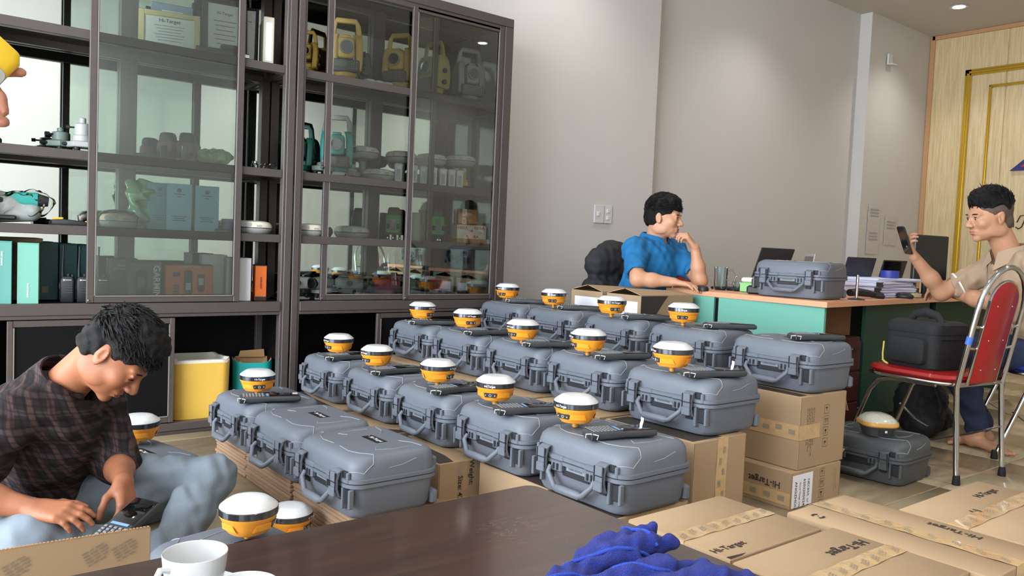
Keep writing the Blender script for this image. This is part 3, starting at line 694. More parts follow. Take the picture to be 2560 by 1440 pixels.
# second row: 35 cm cartons
for k, (y0, y1) in enumerate(((3.50, 3.95), (3.05, 3.46), (2.60, 3.02), (2.17, 2.57), (1.712, 2.14))):
    t = carton('brown carton under the %s case of the second row' % ORD[k] if k < 4 else 'tall brown carton marked CE under the nearest case of the second row', 2.20, 2.50 if k == 4 else 2.62, y0, y1, 0, .351, 'Y', tape=False, group='cartons under the second row')
    if k == 4:
        mark(t, '-X', .155, -.015, 'CE', .05, print_m)
        q = MB(); q.loft([[(-.02+.002*math.sin(i), -.2152-.0006*math.cos(i*2), .002+.35*i/8), (.04+.002*math.sin(i), -.2152, .002+.35*i/8)] for i in range(9)], 0, (0, 0), False); tp = ob('tape', q, tape_m, t)
        q = MB()
        for i in range(8): q.box((.0+.02*(i % 2), -.2165, .03+i*.04), (.012, .0006, .022))
        stuff(ob('tape_print', q, tape_ink, tp))
        patch(t, 'T', [(-.2, -.14), (.2, -.14), (.2, .02), (-.2, -.04)], MATS['carton_black_band'])
# back row: stacks of two
for k, (y0, y1) in enumerate(((3.60, 4.03), (3.15, 3.57), (2.67, 3.09), (2.20, 2.63))):
    carton('lower brown carton in the stack under the %s case of the back row' % ORD[k], 2.95, 3.30, y0, y1, 0, .146, tape=False, group='lower cartons of the back row')
    carton('upper brown carton in the stack under the %s case of the back row' % ORD[k], 2.95, 3.30, y0, y1, .15, .446, tape=False, group='upper cartons of the back row')
t = carton('upper brown carton with handling pictograms, under the case nearest the red chair', 2.889, 3.235, 1.735, 2.16, .152, .446, 'Y', tape=False, group='upper cartons of the back row')
patch(t, 'T', [(-.2, -.165), (.2, -.165), (.2, -.11), (-.2, -.08)], MATS['carton_black_band'])
fragile(t, '-Y', .02, .085, .032); textlines(t, '-Y', -.075, 0, 5, .2, .012, print_m, -90)
q = MB(); q.box((-.1742, -.0, .15), (.001, .42, .06)); q.box((-.10, -.2137, .15), (.15, .001, .06)); tp = ob('tape', q, tape_m, t)
q = MB()
for i in range(7): q.box((-.1750, -.18+i*.06, .15+.01*(i % 2)), (.0006, .03, .02))
stuff(ob('tape_print', q, tape_ink, tp))
q = MB(); q.loft([[(.174, -.2, .29), (.174, .1, .29), (.176, .1, .292), (.176, -.2, .292)], [(.235, -.19, .20), (.235, .1, .20), (.238, .1, .202), (.238, -.19, .202)]]); ob('flap', q, card_in, t)
q = MB(); q.loft([[(.174, -.2, .012), (.174, .1, .012), (.174, .1, .016), (.174, -.2, .016)], [(.23, -.19, .03), (.23, .1, .03), (.23, .1, .034), (.23, -.19, .034)]]); ob('flap', q, card_in, t)
t = carton('lower brown carton with a white address label, under the pictogram carton', 2.842, 3.215, 1.73, 2.15, 0, .148, 'Y', tape=False, group='lower cartons of the back row')
mark(t, '-X', .09, .015, 'Hi-Target', .038, print_m, 180); logo_mark(t, '-X', .185, .0, .02, print_m, 180)
q = MB(); q.box((-.1875, 0, .04), (.001, .42, .05)); tp = ob('tape', q, tape_m, t)
q = MB()
for i in range(6): q.box((-.1884, -.17+i*.065, .04), (.0006, .03, .022))
stuff(ob('tape_print', q, tape_ink, tp))
patch(t, '-Y', [(-.175, -.07), (-.03, -.07), (-.03, .062), (-.175, .062)], paper_m, 'address_label')
for i, (s_, z) in enumerate((('ANGZHOU', .022), ('Good Things only', .014), ('62022050243', .022), ('NECES/L or S', .02))): mark(t, '-Y', -.15+i*.03, -.02, s_, z, ink_d, -90)
fragile(t, '-Y', .04, .048, .03); textlines(t, '-Y', .15, 0, 2, .1, .014, print_l, -90)
q = MB(); q.loft([[(.187, -.19, .143), (.187, .1, .143), (.187, .1, .147), (.187, -.19, .147)], [(.255, -.17, .06), (.255, .1, .06), (.258, .1, .063), (.258, -.17, .063)]]); ob('flap', q, card_in, t)
# flat cardboard under the low front row
for k, (y0, y1, x0, x1) in enumerate(((3.20, 3.56, 1.20, 1.52), (2.745, 3.19, 1.198, 1.53), (2.14, 2.72, 1.198, 1.55))):
    t = thing('cardboard_stack', 'stack of flattened cardboard under the %s case of the low front row' % ['farthest', 'middle', 'nearest'][k], 'cardboard', ((x0+x1)/2, (y0+y1)/2, 0), group='flattened cardboard stacks')
    me = {}
    for i in range(7):
        q = MB(); q.box((0, 0, 0), (x1-x0, y1-y0, .0148), 0, .003)
        if k not in me: me[k] = q.mesh('sheet', mat('cardboard_dark', (150, 122, 98), .8, var=.06, vs=40, stretch=(1, 1, 12)))
        put('sheet', me[k], t, (.003*math.sin(i*2.3+k), .004*math.sin(i*1.3), .0077+i*.0153))
# large cartons in the right foreground
F = [carton('brown carton at the table edge, with a clear tape strip and partly hidden lettering', 1.585, 1.982, 1.11, 1.437, .0, .28, 'X', group='foreground cartons'),
     carton('foremost brown carton with upright lettering, in the bottom centre foreground', 1.578, 2.018, .752, 1.098, .0, .28, 'X', group='foreground cartons'),
     carton('long brown carton with tape along its length, between other foreground cartons', 2.022, 2.332, .70, 1.237, .0, .28, 'Y', group='foreground cartons'),
     carton('brown carton with tape across its top, nearest the red chair', 2.341, 2.89, .74, 1.075, .0, .28, 'X', group='foreground cartons')]
mark(F[0], 'T', .112, -.135, 'Hi-Target', .032, print_m, 90, bold=.02)
patch(F[0], 'T', [(.150, -.195), (.162, -.195), (.162, -.15), (.158, -.13)], print_m)
mark(F[1], 'T', -.07, .11, 'Hi-Target', .042, print_m, 270, bold=.02); logo_mark(F[1], 'T', -.07, .2, .02, print_m, 270)
mark(F[2], 'T', .07, .11, 'Hi-Target', .036, print_m, 180, bold=.02); logo_mark(F[2], 'T', .2, .11, .018, print_m, 180)
mark(F[3], 'T', -.09, .14, 'Hi-Target', .036, print_m, 90, bold=.02); logo_mark(F[3], 'T', -.09, .03, .018, print_m, 90)
for t in F: textlines(t, '-Y', 0, .05, 3, .12, .016)
# open carton in front of the man in plaid
t = carton('open carton with a jagged top edge in front of the man in plaid', .06, .477, 1.80, 2.06, 0, .364, open_top=True, group='foreground cartons', rz=R(-3), hb=.24)
q = MB()
for i in range(60): q.box((-.205+i*.0069, -.1285, .365), (.0045, .004, .003))
stuff(ob('corrugation', q, card_in, t))
for u in (-.17, -.10, -.04, .1, .155): textlines(t, '-Y', u, .155, 5, .05, .007, mat('faint_ink', (130, 116, 100), .8), 25, .003)
q = MB(); q.box((-.125, -.1305, .17), (.003, .0008, .34)); ob('crease', q, card_in, t)
# two cartons with papers beside the desk
carton('plain brown carton supporting the two labelled cartons beside the desk', 3.335, 3.79, 3.02, 3.60, 0, .446, tape=False, group='cartons beside the desk')
for k, (y0, y1, lab) in enumerate(((3.325, 3.59, 'brown carton with a white paper end, left of its twin before the blue shirt'), (3.022, 3.288, 'brown carton marked CE, right of its twin before the blue shirt'))):
    t = carton(lab, 3.345, 3.80, y0, y1, .45, .752, tape=False, group='cartons beside the desk', open_top=True)
    for s in (1, -1):
        q = MB(); q.loft([[(-.226, s*.131, .302), (.226, s*.131, .302), (.226, s*.131, .306), (-.226, s*.131, .306)], [(-.22, s*.004, .334), (.22, s*.004, .318), (.22, s*.004, .322), (-.22, s*.004, .338)]]); ob('flap', q, card_m, t)
    patch(t, '-X', [(-.10, -.14), (.11, -.14), (.11, .115), (-.10, .115)], paper_m, 'paper_sheet')
    O, X, Y = side(t, '-X')
    for i, s_ in enumerate(('Hoan Hung', '1 Cap 0243 - 0902', 'VNE 4/4/2014', 'DN 34/2024')): text('handwriting', s_, .022, mat('pen_blue', (130, 138, 175), .7), t, O-X*.0015*0+Vector((-.0012, 0, 0))+Y*(.05-i*.045), X, Y)
    if k:
        patch(t, '-Y', [(-.226, -.15), (.03, -.15), (-.06, -.06), (-.12, .05), (-.15, .15), (-.226, .15)][0:0]+[(-.226, -.15), (-.226+.0, -.15), (-.17, -.15), (-.15, -.06), (-.10, .04), (-.03, .12), (.0, .15), (-.226, .15)], MATS['carton_black_band'])
        mark(t, '-Y', .16, -.01, 'CE', .045, print_m)
# ---------------------------------------------------------------- coffee table and what stands on it
wood_t = ramp_mat('dark_table_wood', (44, 25, 20), (70, 42, 34), 3.0, .3, stretch=(1.2, 14, 1), distort=.6, coat=1.0, spec=.7, lo=.3, hi=.75, bump=.03)
t = thing('coffee_table', 'dark brown polished wooden coffee table in the foreground', 'table', (.54, .92, 0))
q = MB(); q.loft([[(x, y, z) for x, y in rr(1.328-i, .95-i, .03, 5)] for z, i in ((.418, .012), (.422, 0), (.444, 0), (.4495, .008))]); ob('table_top', q, wood_t, t)
q = MB()
for s in (1, -1): q.box((0, s*.40, .375), (1.14, .022, .085), 0, .002); q.box((s*.58, 0, .375), (.022, .76, .085), 0, .002)
obs('apron', q, wood_t, t)
for sx in (1, -1):
    for sy in (1, -1):
        q = MB(); q.loft([[(sx*.58+x, sy*.40+y, z) for x, y in rr(w, w, .008, 2)] for z, w in ((0, .045), (.2, .055), (.42, .065))]); ob('leg', q, wood_t, t)
q = MB(); rnd = random.Random(5)
for i in range(60):
    a = rnd.gauss(0, .35); L = rnd.uniform(.004, .02); x, y = .43+rnd.gauss(0, .035), .27+rnd.gauss(0, .03)
    q.box((0, 0, 0), (0, 0, 0)) if 0 else q.add([(x, y, .4501), (x+L*math.cos(a), y+L*math.sin(a), .4501), (x+L*math.cos(a), y+L*math.sin(a)+.0006, .4501), (x, y+.0006, .4501)], [(0, 1, 2, 3)])
stuff(ob('scratch', q, mat('scratch_pale', (150, 130, 122), .6), t, ang=0))
porc = mat('porcelain', (196, 198, 198), .12, coat=.5)
def teacup(x, y, z, r, h, label, red=0, rz=0):
    t = thing('teacup', label, 'cup', (x, y, z), rz, group='white teacups on the table')
    q = MB(); q.lathe([(.001, .004), (r*.58, .0), (r*.62, .003), (r*.66, .006), (r*.86, h*.3), (r*.96, h*.65), (r, h*.985), (r*.985, h), (r*.955, h*.985), (r*.90, h*.6), (r*.80, h*.3), (r*.55, .012), (.001, .010)], 44, cap=(0, 0)); ob('body', q, porc, t)
    q = MB(); q.tube([(r*.93, 0, h*.78), (r*1.25, 0, h*.84), (r*1.45, 0, h*.62), (r*1.3, 0, h*.36), (r*.9, 0, h*.3)], [.006, .005, .0045, .005, .006], 8); ob('handle', q, porc, t)
    if red:
        q = MB(); q.loft([[(r*k*math.cos(a), r*k*math.sin(a), h*z_) for a in (w, w+.06)] for k, z_, w in ((.995, .60, 3.3), (.985, .5, 3.36), (.96, .38, 3.46), (.92, .25, 3.6))], 0, (0, 0), False); ob('red_stroke', q, mat('glaze_red', (200, 60, 70), .25), t)
    q = MB(); q.lathe([(.001, -.004), (r*.7, -.004), (r*1.0, -.001), (r*1.42, .006), (r*1.44, .008), (r*1.0, .002), (.001, .0)], 40, cap=(0, 0)); ob('saucer', q, porc, t) if 0 else None
    return t
def saucer(x, y, z, r, label):
    q = MB(); q.lathe([(.001, .0), (r*.55, .0), (r*.6, .002), (r, .012), (r*1.005, .0135), (r*.98, .0145), (r*.58, .0065), (.001, .006)], 44, cap=(0, 0)); return tag(ob('saucer', q, porc, None, (x, y, z)), label, 'saucer', 'saucers on the table')
saucer(.380, 1.207, .45, .073, 'white saucer under the teacup with the red stroke'); saucer(.399, 1.055, .45, .07, 'white saucer under the lower teacup at the bottom edge')
teacup(.380, 1.207, .4560, .047, .066, 'white teacup with a thin red stroke on its side', 1, R(200))
teacup(.399, 1.055, .4560, .046, .066, 'plain white teacup at the bottom edge of the picture', 0, R(240))
t = thing('teapot', 'white porcelain teapot, only its lid showing in the bottom left corner', 'teapot', (.128, 1.205, .45))
q = MB(); q.lathe([(.035, 0), (.05, .004), (.066, .02), (.068, .035), (.058, .052), (.036, .062)], 36); ob('body', q, porc, t)
q = MB(); q.lathe([(.037, .061), (.037, .064), (.025, .071), (.012, .074)], 30); ob('lid', q, porc, t)
q = MB(); q.sphere((0, 0, .08), .010, 14); ob('knob', q, porc, t)
q = MB(); q.tube([(-.055, 0, .02), (-.085, .0, .04), (-.10, 0, .06)], [.014, .009, .006], 10); ob('spout', q, porc, t)
q = MB(); q.tube([(.05, 0, .05), (.085, 0, .055), (.095, 0, .035), (.06, 0, .015)], .006, 8); ob('handle', q, porc, t)
# crumpled blue microfibre cloth
tw = mat('microfibre_blue', (20, 42, 140), .95, var=.10, vs=60, bump=.9, bs=420, sheen=.08); tw2 = mat('microfibre_hem', (30, 70, 190), .9, bump=.8, bs=500, sheen=.08)
o = (.965, .90, .45); P = []
def fold(a, b, ra, rb, n=(0, 0, 1), s=1.5, k=.012): a = (a[0], a[1], a[2]*.72); b = (b[0], b[1], b[2]*.72); ra *= .86; rb *= .86; P.append(('+', k, 'f', tuple(np.add(o, a)), tuple(np.add(o, b)), ra, rb, n, s))
fold((-.13, .0, .022), (.02, .05, .026), .034, .036); fold((-.15, -.04, .02), (.08, -.04, .03), .036, .034); fold((.0, .06, .026), (.13, .065, .036), .030, .028, s=1.2)
fold((.10, .07, .04), (.155, .062, .05), .022, .020, s=1.); fold((.13, .03, .03), (.165, .015, .036), .022, .018, s=1.); fold((.08, -.02, .02), (.15, -.06, .018), .03, .024)
fold((-.05, -.10, .02), (.12, -.10, .024), .04, .034); fold((-.10, .03, .035), (.06, .01, .045), .012, .012, s=1., k=.008); fold((-.12, -.02, .04), (.02, -.055, .045), .012, .012, s=1., k=.008)
fold((-.16, -.08, .015), (-.06, -.12, .02), .03, .03); fold((.02, .03, .045), (.11, .03, .052), .02, .024, s=1.); fold((-.03, .055, .03), (.06, .075, .04), .018, .02, s=1.); fold((.12, -.10, .02), (.19, -.12, .012), .026, .016); fold((-.19, -.05, .012), (-.12, -.14, .014), .024, .03)
P.append(('&', .004, 'p', (0, 0, .4515), (0, 0, -1)))
t = thing('cleaning_cloth', 'crumpled blue microfibre cloth on the coffee table', 'cloth', o)
me = shift(sdf(P, .0032, .0045, 85, 4, 'cloth', [tw]), o); put('cloth', me, t)
from mathutils.bvhtree import BVHTree
bv = BVHTree.FromPolygons([v.co.copy() for v in me.vertices], [tuple(p.vertices) for p in me.polygons])
q = MB()
for pts in ([(-.13, .05), (-.08, .045), (-.02, .03), (.05, .010), (.12, .0)], [(-.15, .01), (-.09, .0), (-.02, -.03), (.03, -.065), (.10, -.075)], [(.105, .085), (.108, .055), (.112, .005)], [(-.15, -.06), (-.08, -.09), (.0, -.12)]):
    a = [Vector((x, y, .2)) for x, y in pts]; c = []
    for i in range(len(a)-1): c += [a[i].lerp(a[i+1], j/8) for j in range(8)]
    c.append(a[-1]); z = [(bv.ray_cast(p, Vector((0, 0, -1)))[0] or Vector((0, 0, .004))).z for p in c]
    z = [sum(z[max(0, i-2):i+3])/len(z[max(0, i-2):i+3]) for i in range(len(z))]
    q.tube([(p.x, p.y, z[i]+.0012) for i, p in enumerate(c)], [.0034+.0005*(i % 2) for i in range(len(c))], 7, flat=.8)
obs('hem', q, tw2, t)
# ---------------------------------------------------------------- what stands in the cabinets
S4, S3, S2, S1 = 1.8845, 1.3415, 1.0005, .6515
teal = mat('instrument_teal', (50, 160, 152), .4); yel = mat('instrument_yellow', (214, 178, 92), .45, var=.03); olive = mat('instrument_olive', (170, 160, 92), .5); dkyel = mat('instrument_mustard', (148, 120, 40), .5)
greyi = mat('instrument_grey', (150, 152, 152), .5); lensm = mat('lens_glass', (18, 26, 34), .06, coat=1.); dkgreen = mat('instrument_green', (30, 92, 80), .45); cream = mat('shell_cream', (222, 220, 205), .45); greysh = mat('shell_grey', (165, 168, 165), .45)
lcd = mat('lcd', (96, 104, 92), .25)
def total_station(x, y, z, rz, m, sc, label, m2=None, face=True):
    m2 = m2 or m
    t = thing('total_station', label, 'survey instrument', (x, y, z), rz, 'total stations in the cabinet'); t.scale = (sc,)*3
    # front faces -Y; about .36 m tall at scale 1
    q = MB(); q.lathe([(.078, .0), (.08, .004), (.08, .012), (.06, .016)], 3, c=(0, 0, 0)); q.lathe([(.062, .014), (.064, .018), (.064, .03), (.05, .034)], 28); ob('tribrach', q, m2, t)
    for k in range(3):
        a = PI/2+k*2*PI/3; q = MB(); q.lathe([(.013, 0), (.015, .003), (.015, .014), (.012, .016)], 14, c=(.052*math.cos(a), .052*math.sin(a), .012)); ob('foot_screw', q, black_pl, t)
    q = MB(); q.lathe([(.058, .034), (.062, .038), (.066, .05), (.066, .066), (.05, .07)], 28); ob('alidade_base', q, m, t)
    for s in (1, -1):
        q = MB(); q.loft([[(s*(.068+o)+x_, y_, zz) for x_, y_ in rr(.042, w, .012, 3)] for zz, w, o in ((.066, .10, -.004), (.075, .118, .0), (.13, .122, .004), (.20, .112, .004), (.245, .09, 0), (.262, .07, -.006), (.268, .05, -.01))]); ob('standard', q, m, t)
    q = MB(); q.box((0, .0, .085), (.10, .10, .04), 0, .008); ob('yoke', q, m, t)
    q = MB(); q.loft([[(x_, yy, .185+z_) for x_, z_ in rr(w, hh, .016, 3)] for yy, w, hh in ((-.075, .078, .10), (-.068, .088, .112), (.045, .088, .112), (.068, .07, .09))][::-1]); tl = ob('telescope', q, m, t)
    q = MB(); q.tube([(0, -.07, .188), (0, -.09, .188)], .037, 26); ob('objective_ring', q, greyi if m is not dkyel else m, tl)
    q = MB(); q.tube([(0, -.0885, .188), (0, -.0915, .188)], .031, 26); ob('objective_lens', q, lensm, tl)
    q = MB(); q.box((0, -.02, .25), (.05, .07, .018), 0, .006); ob('sight', q, m, tl)
    q = MB(); q.tube([(-.074, 0, .255), (-.064, 0, .325), (-.052, 0, .347), (.052, 0, .347), (.064, 0, .325), (.074, 0, .255)], [.013, .011, .012, .012, .011, .013], 8, flat=1.3); ob('carry_handle', q, m, t)
    if face:
        q = MB(); q.loft([[(x_, -.052-yy, .088+z_) for x_, z_ in rr(w, hh, .01, 3)] for yy, w, hh in ((.0, .15, .07), (.022, .15, .066), (.026, .142, .058))][::-1]); kp = ob('control_panel', q, mat('panel_dark', (84, 84, 80), .5), t)
        q = MB(); q.box((-.032, -.0788, .096), (.062, .002, .03)); ob('display', q, lcd, kp)
        q = MB()
        for i in range(4):
            for j in range(4): q.box((.018+i*.013, -.0788, .108-j*.012), (.009, .003, .008), 0, .001)
        stuff(ob('key', q, key_m, kp))
    for s, zz in ((1, .10), (1, .17)):
        q = MB(); q.tube([(s*.088, -.01, zz), (s*.108, -.01, zz)], [.013, .017], 14); ob('tangent_knob', q, black_pl, t)
    return t
total_station(1.885, 4.27, S4, R(-30), dkyel, .72, 'small mustard total station on the top shelf, leftmost of the yellow ones', face=False)
total_station(2.115, 4.25, S4, R(-24), yel, 1.02, 'tall yellow total station with a keypad, on the top shelf')
total_station(2.47, 4.25, S4, R(-55), yel, .98, 'yellow total station turned sideways, middle of the top shelf')
total_station(2.72, 4.26, S4, R(-75), olive, .98, 'olive yellow total station seen from its side on the top shelf')
total_station(2.985, 4.26, S4, R(-12), greyi, 1.0, 'grey total station at the right end of the top shelf')
total_station(1.875, 4.28, S3, R(-35), dkgreen, .78, 'small dark green total station at the left end of its shelf', greyi, face=False)
t = total_station(2.065, 4.22, S3, R(-28), teal, .98, 'bright teal total station with a grey handle', cream)
for ch in t.children:
    if ch.name.startswith('carry_handle'): ch.data.materials[0] = greyi
q = MB()
def tribrach(x, y, z, rz, m, label, hh=1., base=True):
    t = thing('tribrach', label, 'survey mount', (x, y, z), rz, 'tribrachs and adapters')
    q = MB(); q.lathe([(.066, 0), (.068, .004), (.068, .008)], 3); ob('base_plate', q, m, t)
    for k in range(3):
        a = k*2*PI/3; q = MB(); q.lathe([(.012, .008), (.014, .011), (.014, .024), (.011, .026)], 14, c=(.045*math.cos(a), .045*math.sin(a), 0)); ob('foot_screw', q, black_pl, t)
    q = MB(); q.lathe([(.062, .026), (.066, .03), (.066, .05), (.05, .055)], 6); ob('body', q, m, t)
    q = MB(); q.lathe([(.042, .055), (.042, .07*hh), (.034, .075*hh), (.034, .118*hh), (.028, .123*hh), (.014, .125*hh), (.014, .145*hh), (.009, .147*hh)], 24); ob('adapter', q, m, t)
    q = MB(); q.cyl((-.03, 0, .105*hh), (-.055, 0, .105*hh), .004, 8); q.cyl((-.052, 0, .105*hh), (-.068, 0, .105*hh), .009, 10); q.cyl((-.06, 0, .04), (-.09, 0, .04), .008, 10); obs('clamp_knob', q, black_pl, t)
    return t
gg = mat('adapter_greygreen', (112, 128, 120), .45)
tribrach(.685, 4.26, S3, R(20), gg, 'small grey green tribrach left of the larger one', .78)
tribrach(.765, 4.19, S3, R(-10), greysh, 'larger pale grey tribrach with an adapter, beside the glass door', 1.12)
tribrach(1.955, 4.16, S3, R(60), gg, 'small grey green tribrach before the teal total station', .6)
tribrach(2.205, 4.33, S3, R(15), greysh, 'pale grey tribrach adapter right of the teal total station', 1.0)
tribrach(2.96, 4.27, S3, R(-20), mat('tribrach_yellow', (196, 160, 70), .5), 'yellow tribrach under the rightmost white receiver', .97)
# flat round receivers of an older kind
def disc(x, y, z, rz, label, r=.095, top=cream, low=greysh, group='flat round receivers in the cabinet', lift=0):
    t = thing('disc_receiver', label, 'receiver', (x, y, z), rz, group)
    if lift:
        q = MB(); q.lathe([(.032, 0), (.034, .01), (.022, .014), (.022, lift-.012), (.03, lift-.008), (.03, lift)], 20); ob('adapter_stem', q, gg, t)
    L = lift
    q = MB(); q.lathe([(r*.72, L), (r*.86, L+.006), (r, L+.026), (r*1.01, L+.034)], 36); ob('lower_shell', q, low, t)
    q = MB(); q.lathe([(r*1.012, L+.034), (r*1.012, L+.038)], 36); ob('seam', q, black_pl, t)
    q = MB(); q.lathe([(r*1.01, L+.038), (r*.99, L+.052), (r*.88, L+.066), (r*.6, L+.073), (.004, L+.075)], 36); ob('upper_shell', q, top, t)
    q = MB(); q.loft([[(x_, -r*k, L+.050+z_) for x_, z_ in rr(w, w*.42, w*.2, 3)] for k, w in ((.9, .06), (1.02, .056))][::-1]); q.v = [(a-.02, b, c) for a, b, c in q.v]; ob('badge', q, low, t)
    text('lettering', 'GNSS', .012, ink_d, t, (.045, -r*.925, L+.046), (.9, .35, 0), (0, .25, 1))
    return t
disc(2.285, 4.325, S3, R(-20), 'white disc receiver raised on an adapter behind the lying one', lift=.135)
disc(2.51, 4.26, S3, R(-30), 'white disc receiver raised on an adapter, second from the teal station', lift=.125)
disc(2.725, 4.26, S3, R(-30), 'white disc receiver raised on an adapter, second from the right side', lift=.132)
disc(2.94, 4.25, S3+.145, R(-30), 'white disc receiver on the yellow tribrach at the right', lift=0)
disc(2.325, 4.208, S3, R(-25), 'white disc receiver lying flat on the shelf before the adapters')
disc(1.905, 4.2, S2, R(-30), 'white disc receiver at the left end of the lower middle shelf', r=.085)
disc(2.165, 4.2, S2, R(-30), 'white disc receiver alone on the lower middle shelf', r=.1)
orr = mat('dome_cream_orange', (214, 190, 160), .5)
disc(1.585, 4.2, S2, R(-30), 'cream disc receiver with an orange rim beside the cabinet post', r=.096, top=cream, low=greysh)
disc(.925, 4.2, S2, R(-20), 'disc receiver with a tan top wrapped in clear film', r=.08, top=orr, low=greysh)
q = MB(); q.lathe([(.07, .002), (.085, .012), (.088, .04), (.092, .06), (.07, .082), (.03, .092), (.004, .093)], 14); tag(ob('plastic_bag', q, wrap_m, None, (.925, 4.2, S2)), 'clear plastic film around the tan topped receiver', 'bag')
# battery chargers / white tubs
for i in range(7):
    t = thing('battery_box', ['white battery box standing apart at the left of its row', 'white battery box, second from the left of the row', 'white battery box, third from the left of the row', 'white battery box behind the door stile', 'white battery box, third from the right of the row', 'white battery box, second from the right of the row', 'white battery box at the right end of the row'][i], 'battery', ((2.44, 2.545, 2.615, 2.685, 2.755, 2.82, 2.88)[i], 4.17, S3), R(-28), 'white battery boxes in a row')
    q = MB(); q.loft([[(x_, y_, zz) for x_, y_ in rr(w, .075, .008, 2)] for zz, w in ((0, .044), (.09, .046), (.10, .048))]); ob('body', q, white_pl, t)
    q = MB(); q.loft([[(x_, y_, zz) for x_, y_ in rr(w, d, .01, 2)] for zz, w, d in ((.1, .05, .078), (.11, .05, .074), (.118, .036, .05))]); ob('lid', q, cream, t)
    q = MB(); q.box((0, -.0382, .05), (.022, .002, .062), 0, .001); ob('label_strip', q, greysh, t)
# white prism caps on the top shelf
for i, x in enumerate((2.23, 2.29, 2.345)):
    q = MB(); q.lathe([(.03, 0), (.034, .004), (.034, .022), (.03, .03), (.015, .034), (.003, .0345)], 18); tag(ob('cap', q, white_pl, None, (x, 4.17, S4)), ['left of the three white caps on the top shelf', 'middle of the three white caps on the top shelf', 'right of the three white caps on the top shelf'][i], 'cap', 'white caps')
t = thing('charger', 'black battery charger between the yellow total stations', 'charger', (2.27, 4.31, S4), R(-20))
q = MB(); q.loft([[(x_, y_, z_) for x_, y_ in rr(w, .06, .012, 3)] for z_, w in ((0, .07), (.12, .075), (.19, .06), (.205, .04))]); ob('body', q, black_pl, t)
q = MB(); q.cyl((0, -.025, .1), (0, -.07, .1), .03, 16); ob('knob', q, black_pl, t)
# laser levels
def laser(x, y, z, rz, m, label, sc=1., legs=True):
    t = thing('laser_level', label, 'laser level', (x, y, z), rz, 'laser levels'); t.scale = (sc,)*3
    L = .045 if legs else 0
    if legs:
        q = MB(); q.box((0, 0, .042), (.105, .09, .010), 0, .003); ob('platform', q, black_pl, t)
        for k in range(3):
            a = PI/6+k*2*PI/3; q = MB(); q.cyl((.042*math.cos(a), .034*math.sin(a), 0), (.042*math.cos(a), .034*math.sin(a), .04), .007, 10); ob('leg', q, black_pl, t)
            q = MB(); q.cyl((.042*math.cos(a), .034*math.sin(a), .012), (.042*math.cos(a), .034*math.sin(a), .02), .0095, 10); ob('leg_ring', q, chrome, t)
    q = MB(); q.loft([[(x_, y_, zz) for x_, y_ in rr(w, d, .014, 3)] for zz, w, d in ((L, .082, .075), (L+.02, .09, .08), (L+.1, .086, .078), (L+.108, .078, .07))]); ob('housing', q, m, t)
    q = MB(); q.loft([[(x_, y_, zz) for x_, y_ in rr(w, d, .014, 3)] for zz, w, d in ((L+.105, .074, .066), (L+.135, .072, .064), (L+.15, .062, .056), (L+.154, .05, .044))]); ob('head', q, black_pl, t)
    q = MB(); q.box((0, -.041, L+.05), (.03, .006, .07), 0, .002); ob('window', q, lensm, t)
    q = MB(); q.box((.03, -.042, L+.04), (.018, .006, .03), 0, .002); q.box((-.03, -.042, L+.04), (.018, .006, .03), 0, .002); obs('grip', q, rubber, t)
    return t
grn = mat('laser_green', (60, 150, 60), .4); orl = mat('laser_orange', (176, 92, 40), .45)
laser(2.45, 4.22, S2, R(-35), grn, 'green laser level on black legs, behind the door stile'); laser(2.745, 4.21, S2, R(-10), grn, 'green laser level on black legs beside the glass door edge', 1.05)
for i, (x, y) in enumerate(((1.165, 4.27), (1.235, 4.19), (1.285, 4.28))): laser(x, y, S3, R(-40+i*10), mat('laser_brown', (92, 66, 52), .45), ['brown and orange laser level, left of three in a huddle', 'brown and orange laser level, front of three in a huddle', 'brown and orange laser level, right of three in a huddle'][i], .98, False)
q = MB(); q.lathe([(.036, 0), (.038, .005), (.038, .1), (.036, .105), (.034, .11), (.034, .17), (.03, .178)], 22); t = tag(ob('spray_can', q, mat('can_beige', (186, 178, 152), .4), None, (2.615, 4.25, S2)), 'beige canister between the two green laser levels', 'can')
# taped box of small parcels
t = thing('parcel_box', 'brown box wrapped in printed red and white tape, right end of its shelf', 'box', (3.0, 4.215, S2), R(-20))
q = MB(); q.box((0, 0, .062), (.19, .15, .122), 0, .004); ob('lower_carton', q, mat('parcel_brown', (176, 140, 108), .75), t)
q = MB(); q.box((-.02, .01, .172), (.13, .12, .095), 0, .004); ob('upper_carton', q, MATS['parcel_brown'], t)
q = MB(); q.box((0, -.0757, .075), (.192, .001, .085)); q.box((-.0955, 0, .075), (.001, .15, .085)); ob('tape', q, mat('parcel_tape', (222, 214, 206), .35, coat=.4), t)
q = MB(); q.box((-.045, -.051, .172), (.03, .001, .096)); q.box((-.0855, .01, .172), (.001, .03, .096)); ob('tape', q, MATS['parcel_tape'], t)
rp = mat('tape_red', (196, 80, 60), .5)
for i, (u, v) in enumerate(((-.06, .10), (0, .085), (.05, .10), (-.03, .05), (.03, .045))): text('lettering', ['HERA', 'o', 'HERA', 'o', 'RA'][i], .026, rp, t, (u, -.0768, v), (1, 0, 0), (0, 0, 1), bold=.02)
text('lettering', 'o T o', .03, rp, t, (-.045, -.0522, .17), (0, 0, -1), (1, 0, 0), bold=.02)
